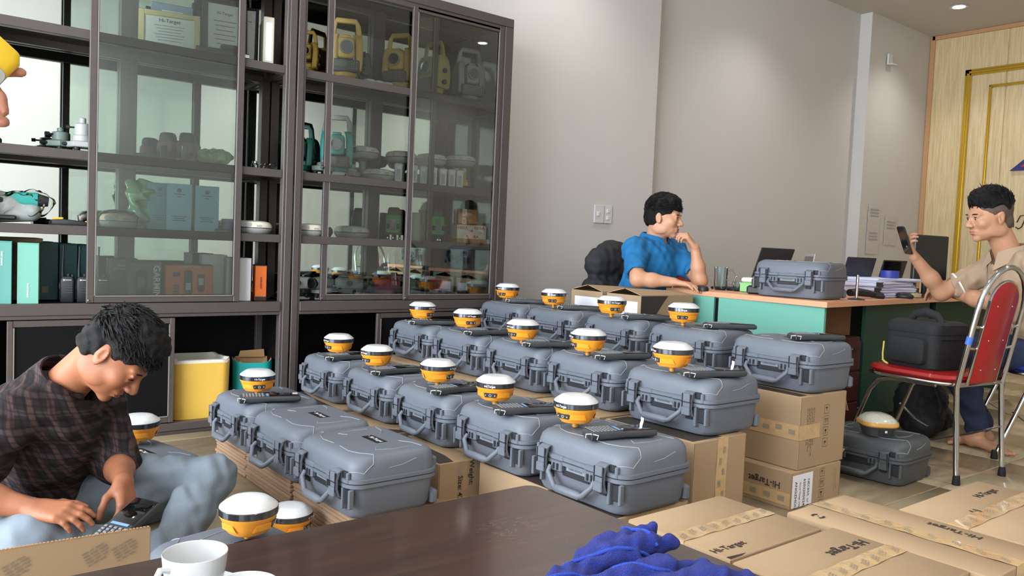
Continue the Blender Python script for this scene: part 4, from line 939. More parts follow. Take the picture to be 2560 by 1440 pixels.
# automatic levels along the cabinet floor
def auto_level(x, y, rz, m, label, m2=None, z=S1, base=True):
    t = thing('optical_level', label, 'optical level', (x, y, z), rz, 'optical levels on the cabinet floor')
    q = MB(); q.lathe([(.055, 0), (.06, .003), (.06, .012), (.05, .016)], 3); ob('base_plate', q, greysh, t)
    for k in range(3):
        a = k*2*PI/3; q = MB(); q.lathe([(.012, .01), (.014, .013), (.014, .03), (.01, .033)], 12, c=(.042*math.cos(a), .042*math.sin(a), 0)); ob('foot_screw', q, black_pl, t)
    q = MB(); q.lathe([(.05, .033), (.062, .038), (.064, .055), (.055, .06)], 26); ob('horizontal_circle', q, m, t)
    q = MB(); q.loft([[(xx, y_, .092+z_) for y_, z_ in rr(w, h, .018, 3)] for xx, w, h in ((-.085, .05, .05), (-.07, .066, .066), (.0, .072, .07), (.05, .07, .066), (.075, .056, .056))]); ob('body', q, m2 or m, t)
    q = MB(); q.tube([(.072, 0, .092), (.094, 0, .092)], [.03, .032], 22); ob('objective_ring', q, black_pl, t)
    q = MB(); q.tube([(.0935, 0, .092), (.0955, 0, .092)], .025, 22); ob('objective_lens', q, lensm, t)
    q = MB(); q.tube([(-.082, 0, .092), (-.105, 0, .092)], [.018, .015], 16); ob('eyepiece', q, black_pl, t)
    q = MB(); q.cyl((0, -.035, .092), (0, -.052, .092), .016, 16); q.cyl((.03, -.03, .05), (.03, -.07, .05), .009, 10); obs('focus_knob', q, black_pl, t)
    q = MB(); q.box((-.03, 0, .131), (.05, .03, .012), 0, .004); ob('sight', q, m, t)
    return t
gr2 = mat('level_grey', (132, 136, 126), .5); redi = mat('level_red', (196, 58, 48), .4)
auto_level(1.865, 4.23, R(-30), black_pl, 'black optical level at the left end of the cabinet floor', greysh)
auto_level(1.985, 4.2, R(-150), gr2, 'grey optical level with its eyepiece to the right, left of the row')
auto_level(2.165, 4.2, R(-30), gr2, 'grey green optical level, third from the left')
auto_level(2.325, 4.345, R(-30), gr2, 'grey green optical level behind the red one')
auto_level(2.385, 4.185, R(165), mat('level_maroon', (150, 44, 54), .45), 'maroon optical level lying in front of a grey one', z=S1-.0)
auto_level(2.53, 4.22, R(-25), gr2, 'grey optical level with a red top, behind the door stile', mat('level_grey_red', (150, 150, 140), .5))
auto_level(2.75, 4.19, R(-35), greysh, 'orange red optical level near the glass flask', redi)
t = thing('water_bottle', 'clear printed water flask at the right end of the cabinet floor', 'bottle', (2.99, 4.2, S1))
q = MB(); q.lathe([(.036, 0), (.04, .004), (.042, .03), (.042, .12), (.038, .14), (.034, .148)], 24); ob('body', q, glass_mat('flask_clear', (205, 214, 226), 1.5), t)
q = MB(); q.lathe([(.036, .146), (.037, .17), (.028, .185), (.008, .188)], 24); ob('cap', q, mat('flask_cap', (92, 96, 84), .3), t)
for i, s_ in enumerate(('W 3 Target', 'HIGH LIFE', 'COLLECTION')): text('lettering', s_, .012, ink_d, t, (0, -.0432, .11-i*.03), (1, 0, 0), (0, 0, 1))
# left cabinet, top shelf
wood_y = mat('frame_yellow_wood', (206, 190, 134), .5)
def framed(x, y, z, w, h, rz, lean, fm, label, lines=6, fr=.028):
    t = thing('framed_certificate', label, 'frame', (x, y, z), group='framed certificates', rot=(-lean, 0, rz))
    q = MB()
    for s in (1, -1): q.box((s*(w/2-fr/2), 0, h/2), (fr, .02, h), 0, .003); q.box((0, 0, h/2+s*(h/2-fr/2)), (w-2*fr, .02, fr), 0, .003)
    obs('frame_side', q, fm, t)
    q = MB(); q.box((0, .002, h/2), (w-2*fr+.004, .008, h-2*fr+.004)); ob('certificate', q, mat('certificate_paper', (214, 216, 214), .6), t)
    text('lettering', 'Hi-Target', w*.09, ink_d, t, (0, -.003, h*.78), (1, 0, 0), (0, 0, 1), bold=.01)
    q = MB()
    for i in range(lines): q.box((0, -.003, h*.66-i*h*.07), (w*(.5-.06*(i % 3)), .0006, h*.012))
    stuff(ob('text_line', q, ink_m, t))
framed(1.165, 4.28, S4, .285, .215, R(-14), R(8), wood_y, 'certificate in a pale yellow wooden frame on the top shelf')
framed(1.448, 4.30, S4, .225, .345, R(-10), R(6), black_pl, 'tall certificate in a black frame on the top shelf')
framed(1.575, 4.32, S4, .10, .33, R(-30), R(4), black_pl, 'narrow black frame with a white mat beside the cabinet post', 0, .014)
t = thing('document_folder', 'blue grey folder leaning behind the yellow wooden frame', 'folder', (1.20, 4.37, S4), R(-8)); q = MB(); q.box((0, 0, .135), (.20, .012, .27), 0, .004); ob('cover', q, mat('folder_blue', (134, 150, 172), .5), t); q = MB(); q.box((.0, -.0065, .22), (.1, .002, .03)); ob('label_strip', q, paper_m, t)
t = thing('scope_tube', 'black tubular device with a shiny end lying on the top shelf', 'device', (1.40, 4.18, S4), R(-8)); q = MB(); q.tube([(-.13, 0, .028), (.1, 0, .028)], [.024, .026], 18); ob('tube', q, black_pl, t); q = MB(); q.tube([(.1, 0, .028), (.125, 0, .028)], .02, 18); ob('end_cap', q, chrome, t); q = MB(); q.box((.03, 0, .06), (.09, .05, .03), 0, .008); ob('mount', q, black_pl, t)
t = thing('file_binder', 'cream ring binder standing at the right end of the left top shelf', 'binder', (1.655, 4.26, S4), R(-15)); q = MB(); q.box((0, 0, .13), (.055, .2, .26), 0, .004); ob('cover', q, mat('binder_cream', (206, 204, 186), .6), t); q = MB(); q.box((0, -.1005, .13), (.03, .001, .2)); ob('spine_label', q, paper_m, t)
# left cabinet, second shelf
t = thing('leather_pouch', 'flat dark pouch lying left of the brown laser levels', 'pouch', (1.03, 4.2, S3), R(-10)); q = MB(); q.loft([ring(.10, .06, .02, 0), ring(.11, .07, .025, .01), ring(.10, .06, .02, .024), ring(.06, .03, .01, .03)]); ob('body', q, mat('pouch_dark', (70, 74, 72), .6), t)
t = thing('wrapped_receiver', 'round receiver wrapped in crumpled green tinted plastic', 'receiver', (1.37, 4.19, S3))
me = sdf([('+', .01, 'e', (0, 0, .043), (.09, .075, .043)), ('+', .01, 'e', (.02, 0, .05), (.06, .05, .04)), ('&', .005, 'p', (0, 0, .001), (0, 0, -1))], .005, .007, 70, 3, 'film', [mat('film_green', (150, 186, 128), .18, coat=.6, var=.15, vs=30)]); put('film', me, t)
t = thing('glass_jar', 'tiny glass jar standing beside the cabinet post', 'jar', (1.585, 4.2, S3)); q = MB(); q.lathe([(.016, 0), (.018, .003), (.018, .03), (.012, .036)], 16); ob('body', q, glass_mat('jar_clear', (225, 235, 232), 1.5), t); q = MB(); q.lathe([(.013, .036), (.014, .046), (.01, .048)], 16); ob('lid', q, chrome, t)
t = thing('plastic_film', 'crumpled scrap of clear film right of the glass jar', 'film', (1.655, 4.22, S3)); put('film', sdf([('+', .01, 'e', (0, 0, .016), (.05, .035, .02)), ('&', .003, 'p', (0, 0, .001), (0, 0, -1))], .005, .012, 90, 5, 'film', [wrap_m]), t)
t = thing('dark_pouch', 'dark lens pouch at the left edge of the picture, on the tribrach shelf', 'pouch', (.415, 4.2, S3)); q = MB(); q.lathe([(.03, 0), (.034, .006), (.034, .03), (.02, .045), (.006, .048)], 18); ob('body', q, black_pl, t)
# left cabinet, third shelf
t = thing('bagged_instrument', 'teal and grey instrument lying in a clear plastic bag', 'survey instrument', (.50, 4.2, S2), R(-12))
me = sdf([('+', .02, 'f', (-.13, 0, .05), (.06, 0, .06), .05, .045, (0, 1, 0), 1.0), ('+', .02, 'e', (-.06, 0, .09), (.1, .055, .055))], .006, 0, 1, 1, 'housing', [greysh]); put('housing', me, t)
q = MB(); q.loft([[(xx, y_, .115+z_) for y_, z_ in rr(w, h, .015, 3)] for xx, w, h in ((-.03, .07, .05), (.04, .08, .06), (.09, .06, .06))]); ob('teal_shell', q, teal, t)
q = MB(); q.tube([(.09, 0, .112), (.13, 0, .108)], [.03, .022], 16); ob('eyepiece', q, black_pl, t)
q = MB(); q.box((-.06, -.05, .105), (.04, .02, .025), 0, .005); ob('display', q, lensm, t)
q = MB(); q.box((-.04, -.05, .03), (.1, .03, .02), 0, .006); ob('keypad', q, black_pl, t)
put('plastic_bag', sdf([('+', .03, 'f', (-.16, 0, .06), (.09, 0, .10), .068, .055, (0, 1, 0), .9), ('+', .03, 'c', (.09, 0, .11), (.185, 0, .10), .03, .004), ('&', .004, 'p', (0, 0, .002), (0, 0, -1))], .006, .010, 60, 8, 'plastic_bag', [wrap_m]), t)
t = thing('yellow_handheld', 'black handheld unit with yellow trim lying on the shelf', 'controller', (.715, 4.17, S2), R(-14)); q = MB(); q.loft([[(xx, y_, h/2+z_) for y_, z_ in rr(w, h, .008, 2)] for xx, w, h in ((-.085, .03, .02), (-.07, .06, .03), (-.02, .065, .034), (.06, .06, .026), (.09, .04, .02))]); ob('body', q, black_pl, t); q = MB(); q.tube([(-.066, -.02, .034), (-.03, -.02, .037), (-.03, .02, .037), (-.066, .02, .034)], .005, 6, closed=True); ob('yellow_ring', q, mat('trim_yellow', (220, 180, 50), .4), t); q = MB(); q.box((.075, 0, .026), (.025, .045, .006), 0, .002); ob('yellow_end', q, MATS['trim_yellow'], t)
t = thing('green_bag', 'clear bag of crumpled green material behind the blue cards', 'bag', (1.05, 4.30, S2))
put('green_fill', sdf([('+', .02, 'e', (0, 0, .10), (.06, .04, .1)), ('+', .02, 'e', (.04, 0, .17), (.07, .04, .06)), ('+', .02, 'e', (-.03, 0, .21), (.04, .03, .04)), ('&', .004, 'p', (0, 0, .001), (0, 0, -1))], .006, .02, 45, 6, 'green_fill', [mat('bag_green', (92, 134, 92), .3, coat=.5, var=.35, vs=18)]), t)
cardb = mat('card_blue', (128, 190, 210), .55); cardd = mat('card_teal', (70, 128, 140), .55)
for i, (x, y, rz, m, lab) in enumerate(((1.205, 4.2, -10, cardb, 'light blue standing card, left of two facing front'), (1.345, 4.21, -14, cardb, 'light blue standing card, right of two facing front'), (1.125, 4.25, -20, cardd, 'darker teal standing card at the left behind the blue ones'))):
    t = thing('display_card', lab, 'card', (x, y, S2), R(rz), 'blue standing cards')
    q = MB(); q.box((0, 0, .12), (.115, .004, .235)); ob('panel', q, m, t)
    q = MB(); q.box((0, .03, .004), (.11, .06, .006), 0, .002); ob('foot', q, m, t)
    q = MB(); q.tube([(0, -.0018, .205), (0, -.0028, .205)], .011, 20); ob('emblem', q, mat('card_ink', (50, 84, 110), .6), t)
    q = MB()
    for k, (w_, z_) in enumerate(((.05, .186), (.02, .173), (.07, .075), (.05, .065), (.06, .055))): q.box((0, -.0023, z_), (w_, .0008, .004))
    stuff(ob('text_line', q, MATS['card_ink'], t))
t = thing('small_controller', 'small dark controller lying before the right blue card', 'controller', (1.44, 4.16, S2), R(-12)); q = MB(); q.box((0, 0, .012), (.13, .06, .022), 0, .006); ob('body', q, mat('navy_shell', (38, 46, 60), .5), t); q = MB(); q.box((-.02, 0, .0235), (.06, .045, .002)); ob('screen', q, screen_m, t)
t = thing('blue_tin', 'small blue tin beside the cream disc receiver', 'tin', (1.475, 4.27, S2)); q = MB(); q.lathe([(.03, 0), (.032, .003), (.032, .06), (.028, .063)], 22); ob('body', q, mat('tin_blue', (84, 120, 170), .4), t); q = MB(); q.lathe([(.031, .062), (.033, .064), (.033, .074), (.028, .077)], 22); ob('lid', q, mat('tin_lid', (120, 150, 190), .4), t)
# left cabinet floor: boxes, radios, torch
def retail(name, x, y, w, d, h, rz, m, label, group=None, m2=None):
    t = thing(name, label, 'box', (x, y, S1), rz, group)
    q = MB(); q.box((0, 0, h/2-.002), (w, d, h-.004), 0, .002); ob('carton', q, m, t)
    q = MB(); q.box((0, 0, h-.003), (w+.001, d+.001, .006), 0, .002); ob('lid_flap', q, m2 or m, t)
    t['w'] = w; t['d'] = d; t['h'] = h
    return t
def face(t, s_, u, v, size, m, vert=False, bold=.01): return text('lettering', s_, size, m, t, (u, -t['d']/2-.0012, v), (0, 0, -1) if vert else (1, 0, 0), (1, 0, 0) if vert else (0, 0, 1), bold=bold)
tb_ = mat('box_mint', (108, 168, 152), .5); tb2 = mat('box_teal', (90, 150, 142), .5); dg = mat('box_deep_teal', (38, 78, 80), .45, var=.12, vs=9)
t = retail('mint_box', .455, 4.185, .072, .2, .275, R(-8), tb2, 'teal slim box at the left edge of the picture', 'slim mint boxes'); face(t, 'instrument', .0, .2, .014, white_ink, True)
t = retail('mint_box', .553, 4.185, .082, .2, .27, R(-8), tb_, 'mint green slim box beside the dark teal boxes', 'slim mint boxes'); face(t, 'instrument', .0, .06, .014, white_ink, True)
retail('flat_carton', .53, 4.365, .2, .12, .288, R(-4), card_m, 'brown carton standing behind the mint boxes')
for i, (x, w) in enumerate(((.655, .075), (.735, .075), (.81, .07))):
    t = retail('radio_box', x, 4.345, w, .1, .272-.004*i, R(-4), dg, ['dark teal radio box, leftmost of three behind the radios', 'dark teal radio box, middle of three behind the radios', 'dark teal radio box, rightmost of three behind the radios'][i], 'dark teal radio boxes')
    q = MB(); q.box((-.015, -.0505, .05), (.026, .001, .03)); ob('picture', q, mat('box_picture', (120, 110, 96), .5), t)
def radio(x, y, rz, label):
    t = thing('two_way_radio', label, 'radio', (x, y, S1), rz, 'black two way radios')
    q = MB(); q.loft([[(x_, y_, zz) for x_, y_ in rr(w, d, .008, 3)] for zz, w, d in ((0, .054, .034), (.004, .058, .038), (.1, .06, .04), (.115, .052, .034), (.118, .048, .03))]); ob('body', q, black_pl, t)
    q = MB(); q.tube([(-.02, 0, .115), (-.021, 0, .16), (-.018, 0, .235), (-.018, 0, .26)], [.008, .0065, .004, .006], 10); ob('antenna', q, black_pl, t)
    q = MB(); q.lathe([(.008, .116), (.009, .118), (.009, .132), (.007, .134)], 12, c=(.004, 0, 0)); ob('knob', q, black_pl, t); q = MB(); q.lathe([(.007, .116), (.008, .118), (.008, .128), (.006, .13)], 12, c=(.02, 0, 0)); ob('knob', q, black_pl, t)
    for k in range(5):
        q = MB(); q.box((.002, -.0205, .09-k*.011), (.044, .003, .005), 0, .001); ob('grille_bar', q, mat('grille', (52, 56, 56), .5), t)
    q = MB(); q.box((.002, -.0205, .1035), (.034, .0015, .0022)); q.box((-.012, -.0207, .1035), (.006, .0015, .006)); stuff(ob('logo_mark', q, white_ink, t))
    q = MB(); q.box((-.031, 0, .075), (.005, .02, .03), 0, .002); ob('talk_button', q, mat('button_red', (110, 40, 40), .5), t)
radio(.708, 4.17, R(-18), 'black two way radio, leftmost, before the dark teal boxes'); radio(.775, 4.165, R(-14), 'black two way radio partly hidden by the door stile'); radio(.855, 4.165, R(-14), 'black two way radio seen through the glass door')
brn = mat('box_brown_dark', (70, 56, 50), .5, var=.2, vs=8)
t = retail('dark_box', .965, 4.29, .13, .12, .205, R(-8), brn, 'dark brown device box left of the upright lettered box'); face(t, 'SPINNAC', 0, .17, .012, ink_m); face(t, 'MAP CAMPING', 0, .155, .012, ink_m)
gx = mat('box_graphite', (84, 86, 86), .45)
t = retail('graphite_box', 1.04, 4.185, .15, .08, .195, R(-6), gx, 'grey box with large vertical white letters on the cabinet floor'); face(t, 'GARMIN', .052, .098, .042, white_ink, True, .02); face(t, 'GPSMAP 65', -.035, .012, .011, white_ink)
q = MB(); q.loft([[(x_-.015, -.0405-k, z_+.09) for x_, z_ in rr(.05, .13, .02, 3)] for k in (0, .0015)][::-1]); ob('device_picture', q, black_pl, t); q = MB(); q.box((-.015, -.0425, .095), (.032, .001, .045)); ob('device_picture', q, lcd, t)
ob_ = mat('box_orange', (214, 104, 40), .5)
t = retail('orange_box', 1.255, 4.2, .225, .10, .185, R(-8), ob_, 'wide orange meter box behind the yellow torch', None, black_pl)
for u, w_ in ((-.005, .04), (.055, .036)):
    q = MB(); q.loft([[(x_+u, -.0505-k, z_+.092) for x_, z_ in rr(w_, .13 if u < 0 else .09, .012, 3)] for k in (0, .001)][::-1]); ob('device_picture', q, black_pl, t); q = MB(); q.box((u, -.0522, .075 if u < 0 else .1), (.024, .001, .035)); ob('device_picture', q, mat('lcd_pale', (180, 186, 180), .5), t)
q = MB(); q.box((0, -.0508, .008), (.224, .001, .012)); stuff(ob('printed_band', q, black_pl, t)); face(t, 'AUTOMATIC METER', 0, .172, .011, white_ink)
q = MB()
for k in range(6): q.box((-.062, -.0508, .08-k*.008), (.03, .001, .004))
q.box((-.062, -.0508, .135), (.034, .001, .022)); stuff(ob('text_line', q, ink_d, t))
t = retail('orange_box', 1.625, 4.195, .058, .1, .19, R(-12), ob_, 'slim orange meter box beside the cabinet post', None, black_pl); face(t, 'INFRARED', 0, .095, .014, ink_d, True); q = MB(); q.box((0, -.0508, .012), (.058, .001, .02)); stuff(ob('printed_band', q, black_pl, t))
wb = mat('box_white', (214, 218, 222), .5)
retail('white_box', 1.415, 4.32, .12, .1, .235, R(-10), wb, 'plain white carton behind the torch, left of two'); retail('white_box', 1.51, 4.22, .125, .16, .225, R(-12), wb, 'plain white carton behind the torch, right of two')
t = thing('torch', 'yellow torch lying on the cabinet floor before the orange box', 'torch', (1.315, 4.135, S1+.0185), R(-2)); yt = mat('torch_yellow', (212, 206, 92), .4); q = MB(); q.tube([(-.11, 0, 0), (-.04, 0, 0), (.05, 0, 0)], [.018, .0165, .0165], 18); ob('barrel', q, yt, t); q = MB(); q.tube([(.05, 0, 0), (.075, 0, 0), (.115, 0, 0)], [.0165, .018, .0185], 18); ob('head', q, yt, t); q = MB(); q.tube([(-.10, -.016, .012), (-.06, -.019, .008), (-.02, -.02, -.002), (.03, -.02, -.008)], .003, 6); ob('wrist_strap', q, black_pl, t)
# lower compartment: foam tub and teal carton
foam = mat('foam_white', (222, 218, 206), .8, bump=.3, bs=140); fy = mat('tub_yellow', (226, 184, 82), .5, var=.05, vs=4)
t = thing('foam_tub', 'yellow foam tub with a torn white rim in the lower compartment', 'tub', (1.325, 4.268, .0525), R(-6))
n = 9
def wob(r_, z, k=0): return [(x, y, z+k*(.006*math.sin(7*math.atan2(y, x))+.004*math.sin(17*math.atan2(y, x)))) for x, y, _ in r_]
q = MB(); q.loft([wob(ring(.285, .28, .05, 0, n), 0), wob(ring(.297, .29, .05, 0, n), .285, 1)], 0, (1, 0)); ob('outer_skin', q, fy, t)
q = MB(); q.loft([wob(ring(.297, .29, .05, 0, n), .285, 1), wob(ring(.29, .283, .05, 0, n), .30, 1), wob(ring(.25, .243, .04, 0, n), .302, 1), wob(ring(.24, .235, .04, 0, n), .03)], 0, (0, 1)); ob('foam_lining', q, foam, t)
tq = mat('carton_turquoise', (20, 150, 148), .5, var=.08, vs=6)
t = thing('turquoise_carton', 'open turquoise carton with torn top beside the yellow tub', 'box', (1.625, 4.27, .0525), R(-18))
q = MB(); q.loft([wob(ring(.20, .2, .05, 0, n), 0), wob(ring(.205, .205, .05, 0, n), .27, 1.2)], 0, (1, 0)); ob('outer_skin', q, tq, t)
q = MB(); q.loft([wob(ring(.204, .204, .05, 0, n), .271, 1.2), wob(ring(.196, .196, .05, 0, n), .272, 1.2), wob(ring(.19, .19, .05, 0, n), .02)], 0, (0, 1)); ob('inner_skin', q, card_in, t)
q = MB(); q.loft([[(-.07+x, .075+.002*i, .27), (.07+x, .075+.002*i, .27), (.065+x, .075+.002*i, .31+.004*i), (-.06+x, .075+.002*i, .305)] for i, x in ((0, 0), (1, 0))]); ob('torn_flap', q, card_in, t)
face(dict(t) and t, 'PAPER ONE', 0, .06, .03, white_ink) if 0 else text('lettering', 'BAPER', .036, white_ink, t, (-.02, -.1035, .075), (1, 0, 0), (0, 0, 1)); q = MB(); q.box((-.0, -.1032, .10), (.17, .001, .003)); stuff(ob('printed_line', q, white_ink, t))
# ---------------------------------------------------------------- desks and what stands on them
peach = mat('desk_edge_peach', (224, 164, 128), .45); tealp = mat('desk_panel_teal', (108, 172, 156), .55, var=.02, vs=80); dteal = mat('desk_panel_shade', (20, 66, 54), .6); rbrown = mat('drawer_brown', (66, 28, 27), .45)  # dteal: same teal panels with their shade put into the colour
DZ = .78
t = thing('office_desk', 'teal office desk with a peach edged top beside the red chair', 'desk', (3.83, 2.19, 0))
q = MB(); P = [(0, 0), (1.70, .165), (1.80, 1.22), (.06, 1.12)]
q.prism(P, DZ-.028, DZ); ob('desk_top', q, peach, t, ang=0)
def slab(a, b, z0, z1, th, name, m):
    a = Vector((*a, 0)); b = Vector((*b, 0)); d = (b-a).normalized(); n = Vector((-d.y, d.x, 0))*th; q = MB()
    q.loft([[tuple(p+Vector((0, 0, z))) for p in (a, b, b+n, a+n)] for z in (z0, z1)]); return ob(name, q, m, t, ang=0)
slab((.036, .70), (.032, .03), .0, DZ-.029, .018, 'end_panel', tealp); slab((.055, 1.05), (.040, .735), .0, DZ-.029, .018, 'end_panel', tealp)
q = MB(); q.box((.075, .717, .375), (.05, .03, .74)); ob('gap_shade', q, black_in, t)  # black strip painted in for the shade between the end panels
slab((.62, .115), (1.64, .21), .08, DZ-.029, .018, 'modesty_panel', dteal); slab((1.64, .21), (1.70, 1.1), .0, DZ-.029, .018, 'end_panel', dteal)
q = MB(); q.box((.34, .30, .29), (.46, .38, .56), 0, .004); dr = ob('drawer_unit', q, rbrown, t)
for k in range(3):
    q = MB(); q.box((.34, .105, .115+k*.175), (.44, .016, .165), 0, .003); f_ = ob('drawer_front', q, rbrown, dr)
q = MB(); q.cyl((.47, .098, .50), (.47, .088, .50), .012, 14); ob('lock', q, chrome, dr)
q = MB(); q.box((.33, .16, .66), (.4, .012, .17)); ob('modesty_panel', q, mat('board_brown', (110, 74, 46), .6), t)
t = thing('office_desk', 'second desk with a peach edge continuing behind the bag to the right', 'desk', (5.545, 2.36, 0))
q = MB(); q.prism([(0, 0), (1.6, .12), (1.68, 1.0), (.09, 1.05)], DZ-.030, DZ-.002); ob('desk_top', q, peach, t, ang=0)
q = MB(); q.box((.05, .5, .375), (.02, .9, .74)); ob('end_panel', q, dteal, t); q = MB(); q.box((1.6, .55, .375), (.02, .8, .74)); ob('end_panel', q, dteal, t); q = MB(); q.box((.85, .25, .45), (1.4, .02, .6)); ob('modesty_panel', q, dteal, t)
def laptop(x, y, rz, w, d, lean, m, label, scr=black_pl, z=DZ):
    t = thing('laptop', label, 'laptop', (x, y, z), rz, 'open laptops on the desks')
    q = MB(); q.box((0, d/2, .010), (w, d, .016), 0, .004); ob('base', q, m, t)
    q = MB(); q.box((0, d/2+.02, .0186), (w*.86, d*.5, .002)); stuff(ob('keyboard', q, black_pl, t))
    a = R(lean); q = MB(); q.T = Matrix.Translation((0, 0, .018)) @ Matrix.Rotation(a, 4, 'X'); q.box((0, 0, d*.5), (w, .009, d), 0, .004); l = ob('lid', q, m, t)
    q = MB(); q.T = Matrix.Translation((0, 0, .018)) @ Matrix.Rotation(a, 4, 'X'); q.box((0, -.005, d*.5), (w*.95, .002, d*.93), 0, .001); ob('lid_cover', q, scr, l)
    q = MB(); q.T = Matrix.Translation((0, 0, .018)) @ Matrix.Rotation(a, 4, 'X'); q.box((0, .005, d*.52), (w*.9, .002, d*.82)); ob('screen', q, screen_m, l)
    q = MB(); q.cyl((-w*.35, 0, .016), (w*.35, 0, .016), .007, 8); ob('hinge', q, m, t)
    return t
darkl = mat('laptop_black', (36, 37, 42), .4); silv = mat('laptop_silver', (186, 188, 192), .35, metal=.5)
laptop(4.36, 2.92, R(2), .37, .27, 18, darkl, 'large black laptop with its lid tilted, behind the grey case on the desk')
laptop(4.90, 2.98, R(42), .30, .235, 8, silv, 'small silver edged laptop seen at an angle behind the grey case', darkl)
laptop(5.03, 2.70, R(-4), .32, .21, 14, darkl, 'black laptop behind the paper stack, left of two', mat('lid_navy', (46, 48, 62), .35), DZ+.02)
laptop(5.40, 2.66, R(-2), .30, .20, 14, darkl, 'black laptop behind the paper stack, right of two', screen_m, DZ+.02)
t = thing('monitor', 'dark flat monitor with a silver edge beside the hand holding the phone', 'monitor', (5.56, 2.46, DZ), R(-12))
q = MB(); q.box((0, 0, .26), (.34, .02, .30), 0, .006); ob('panel', q, mat('monitor_back', (42, 44, 42), .35), t); q = MB(); q.box((-.168, 0, .26), (.01, .024, .30), 0, .003); ob('side_edge', q, steel, t)
q = MB(); q.tube([(0, .03, .01), (0, .03, .2)], .018, 12); ob('stand', q, black_pl, t); q = MB(); q.box((0, .03, .006), (.2, .14, .012), 0, .004); ob('foot', q, black_pl, t)
laptop(5.78, 2.40, R(10), .27, .18, 26, mat('laptop_purple', (66, 44, 84), .4), 'purple laptop lid beside the man in tan', mat('lid_purple', (92, 52, 128), .35), DZ)
# stacked documents
wp = mat('document_white', (214, 216, 238), .7)
for k, (x, y, w, d, z, h, rz, lab) in enumerate(((5.03, 2.53, .48, .3, .0, .028, 3, 'lowest bundle of white papers in the stack on the desk'), (5.01, 2.53, .46, .28, .029, .034, -2, 'second bundle of white papers from the bottom of the desk stack'), (4.99, 2.53, .46, .28, .064, .034, 2, 'third bundle of white papers from the bottom of the desk stack'), (5.03, 2.54, .48, .3, .099, .018, -4, 'topmost loose papers of the desk stack'))):
    t = thing('paper_bundle', lab, 'paper', (x, y, DZ+z), R(rz), 'paper stack on the desk')
    me_ = None
    n_ = 5 if k < 3 else 3
    for i in range(n_):
        hh = h/n_
        q = MB(); q.loft([[(-w/2+w*j/8, -d/2, i*hh+.003*math.sin(j*1.1+i+k)*(.3+.1*i)+o) for j in range(9)] + [(w/2-w*j/8, d/2, i*hh+o) for j in range(9)] for o in (.0004, hh*.96)])
        o = put('sheet_pile', q.mesh('sheet_pile', wp, 0), t, (.004*math.sin(i*2+k), .004*math.cos(i*3), 0), (0, 0, R(1.5*math.sin(i*1.7+k))))
    if k in (1, 2):
        for u in (-.5, .5):
            q = MB(); q.loft([[(u*w+x_*.5, -d/2-.006+(.03 if i else 0), .003+z_) for x_, z_ in ((-.03, 0), (.03, 0), (.03, h-.006), (-.03, h-.006))] for i in (0, 1)]); ob('binder_clip', q, black_pl, t)
t = thing('tape_roll', 'blue tape roll on the papers below the phone', 'tape', (5.10, 2.50, DZ+.119), R(8)); q = MB(); q.lathe([(.03, 0), (.055, 0), (.056, .02), (.056, .046), (.03, .046), (.03, 0)], 26, cap=(0, 0)); ob('roll', q, mat('tape_blue', (52, 62, 150), .4), t)
t = thing('stamp_stand', 'chrome post on a black foot at the desk edge', 'stand', (4.335, 2.305, DZ)); q = MB(); q.lathe([(.045, 0), (.046, .004), (.02, .010), (.008, .012)], 22); ob('foot', q, black_pl, t); q = MB(); q.cyl((0, 0, .01), (0, 0, .14), .008, 12); ob('post', q, chrome, t)
t = thing('barcode_scanner', 'black handset lying before the paper stack', 'device', (4.58, 2.38, DZ), R(-8)); q = MB(); q.tube([(-.12, .02, .032), (-.05, .01, .036), (.02, 0, .03), (.09, -.01, .022), (.13, -.012, .02)], [.026, .03, .026, .018, .022], 12, flat=.8); ob('body', q, black_pl, t); q = MB(); q.tube([(.05, 0, .02), (.08, -.03, .014), (.11, -.045, .012)], [.014, .012, .012], 8); ob('trigger', q, black_pl, t)
t = thing('computer_mouse', 'black mouse on the desk beside the handset', 'mouse', (4.97, 2.34, DZ), R(-70)); q = MB(); q.sphere((0, 0, .012), 1, 18, sc=(.058, .034, .026)); q.v = [(x, y, max(z, .0)) for x, y, z in q.v]; ob('shell', q, black_pl, t); q = MB(); q.box((.03, 0, .033), (.016, .006, .008), 0, .002); ob('wheel', q, dark_pl, t)
tag(ob('mouse_mat', MB().box((0, 0, .0015), (.24, .2, .003), 0, .001), black_pl, None, (5.25, 2.44, DZ), (0, 0, R(4))), 'thin black mat under the hand of the man in tan', 'mat')
tag(ob('note_pad', MB().loft([[(x, y, z) for x, y in rr(.11, .08, .004, 2)] for z in (0, .008, .016, .024)]), mat('note_yellow', (222, 202, 150), .7), None, (5.20, 2.40, DZ+.003)), 'pale yellow note block under the fingers of the man in tan', 'note pad')
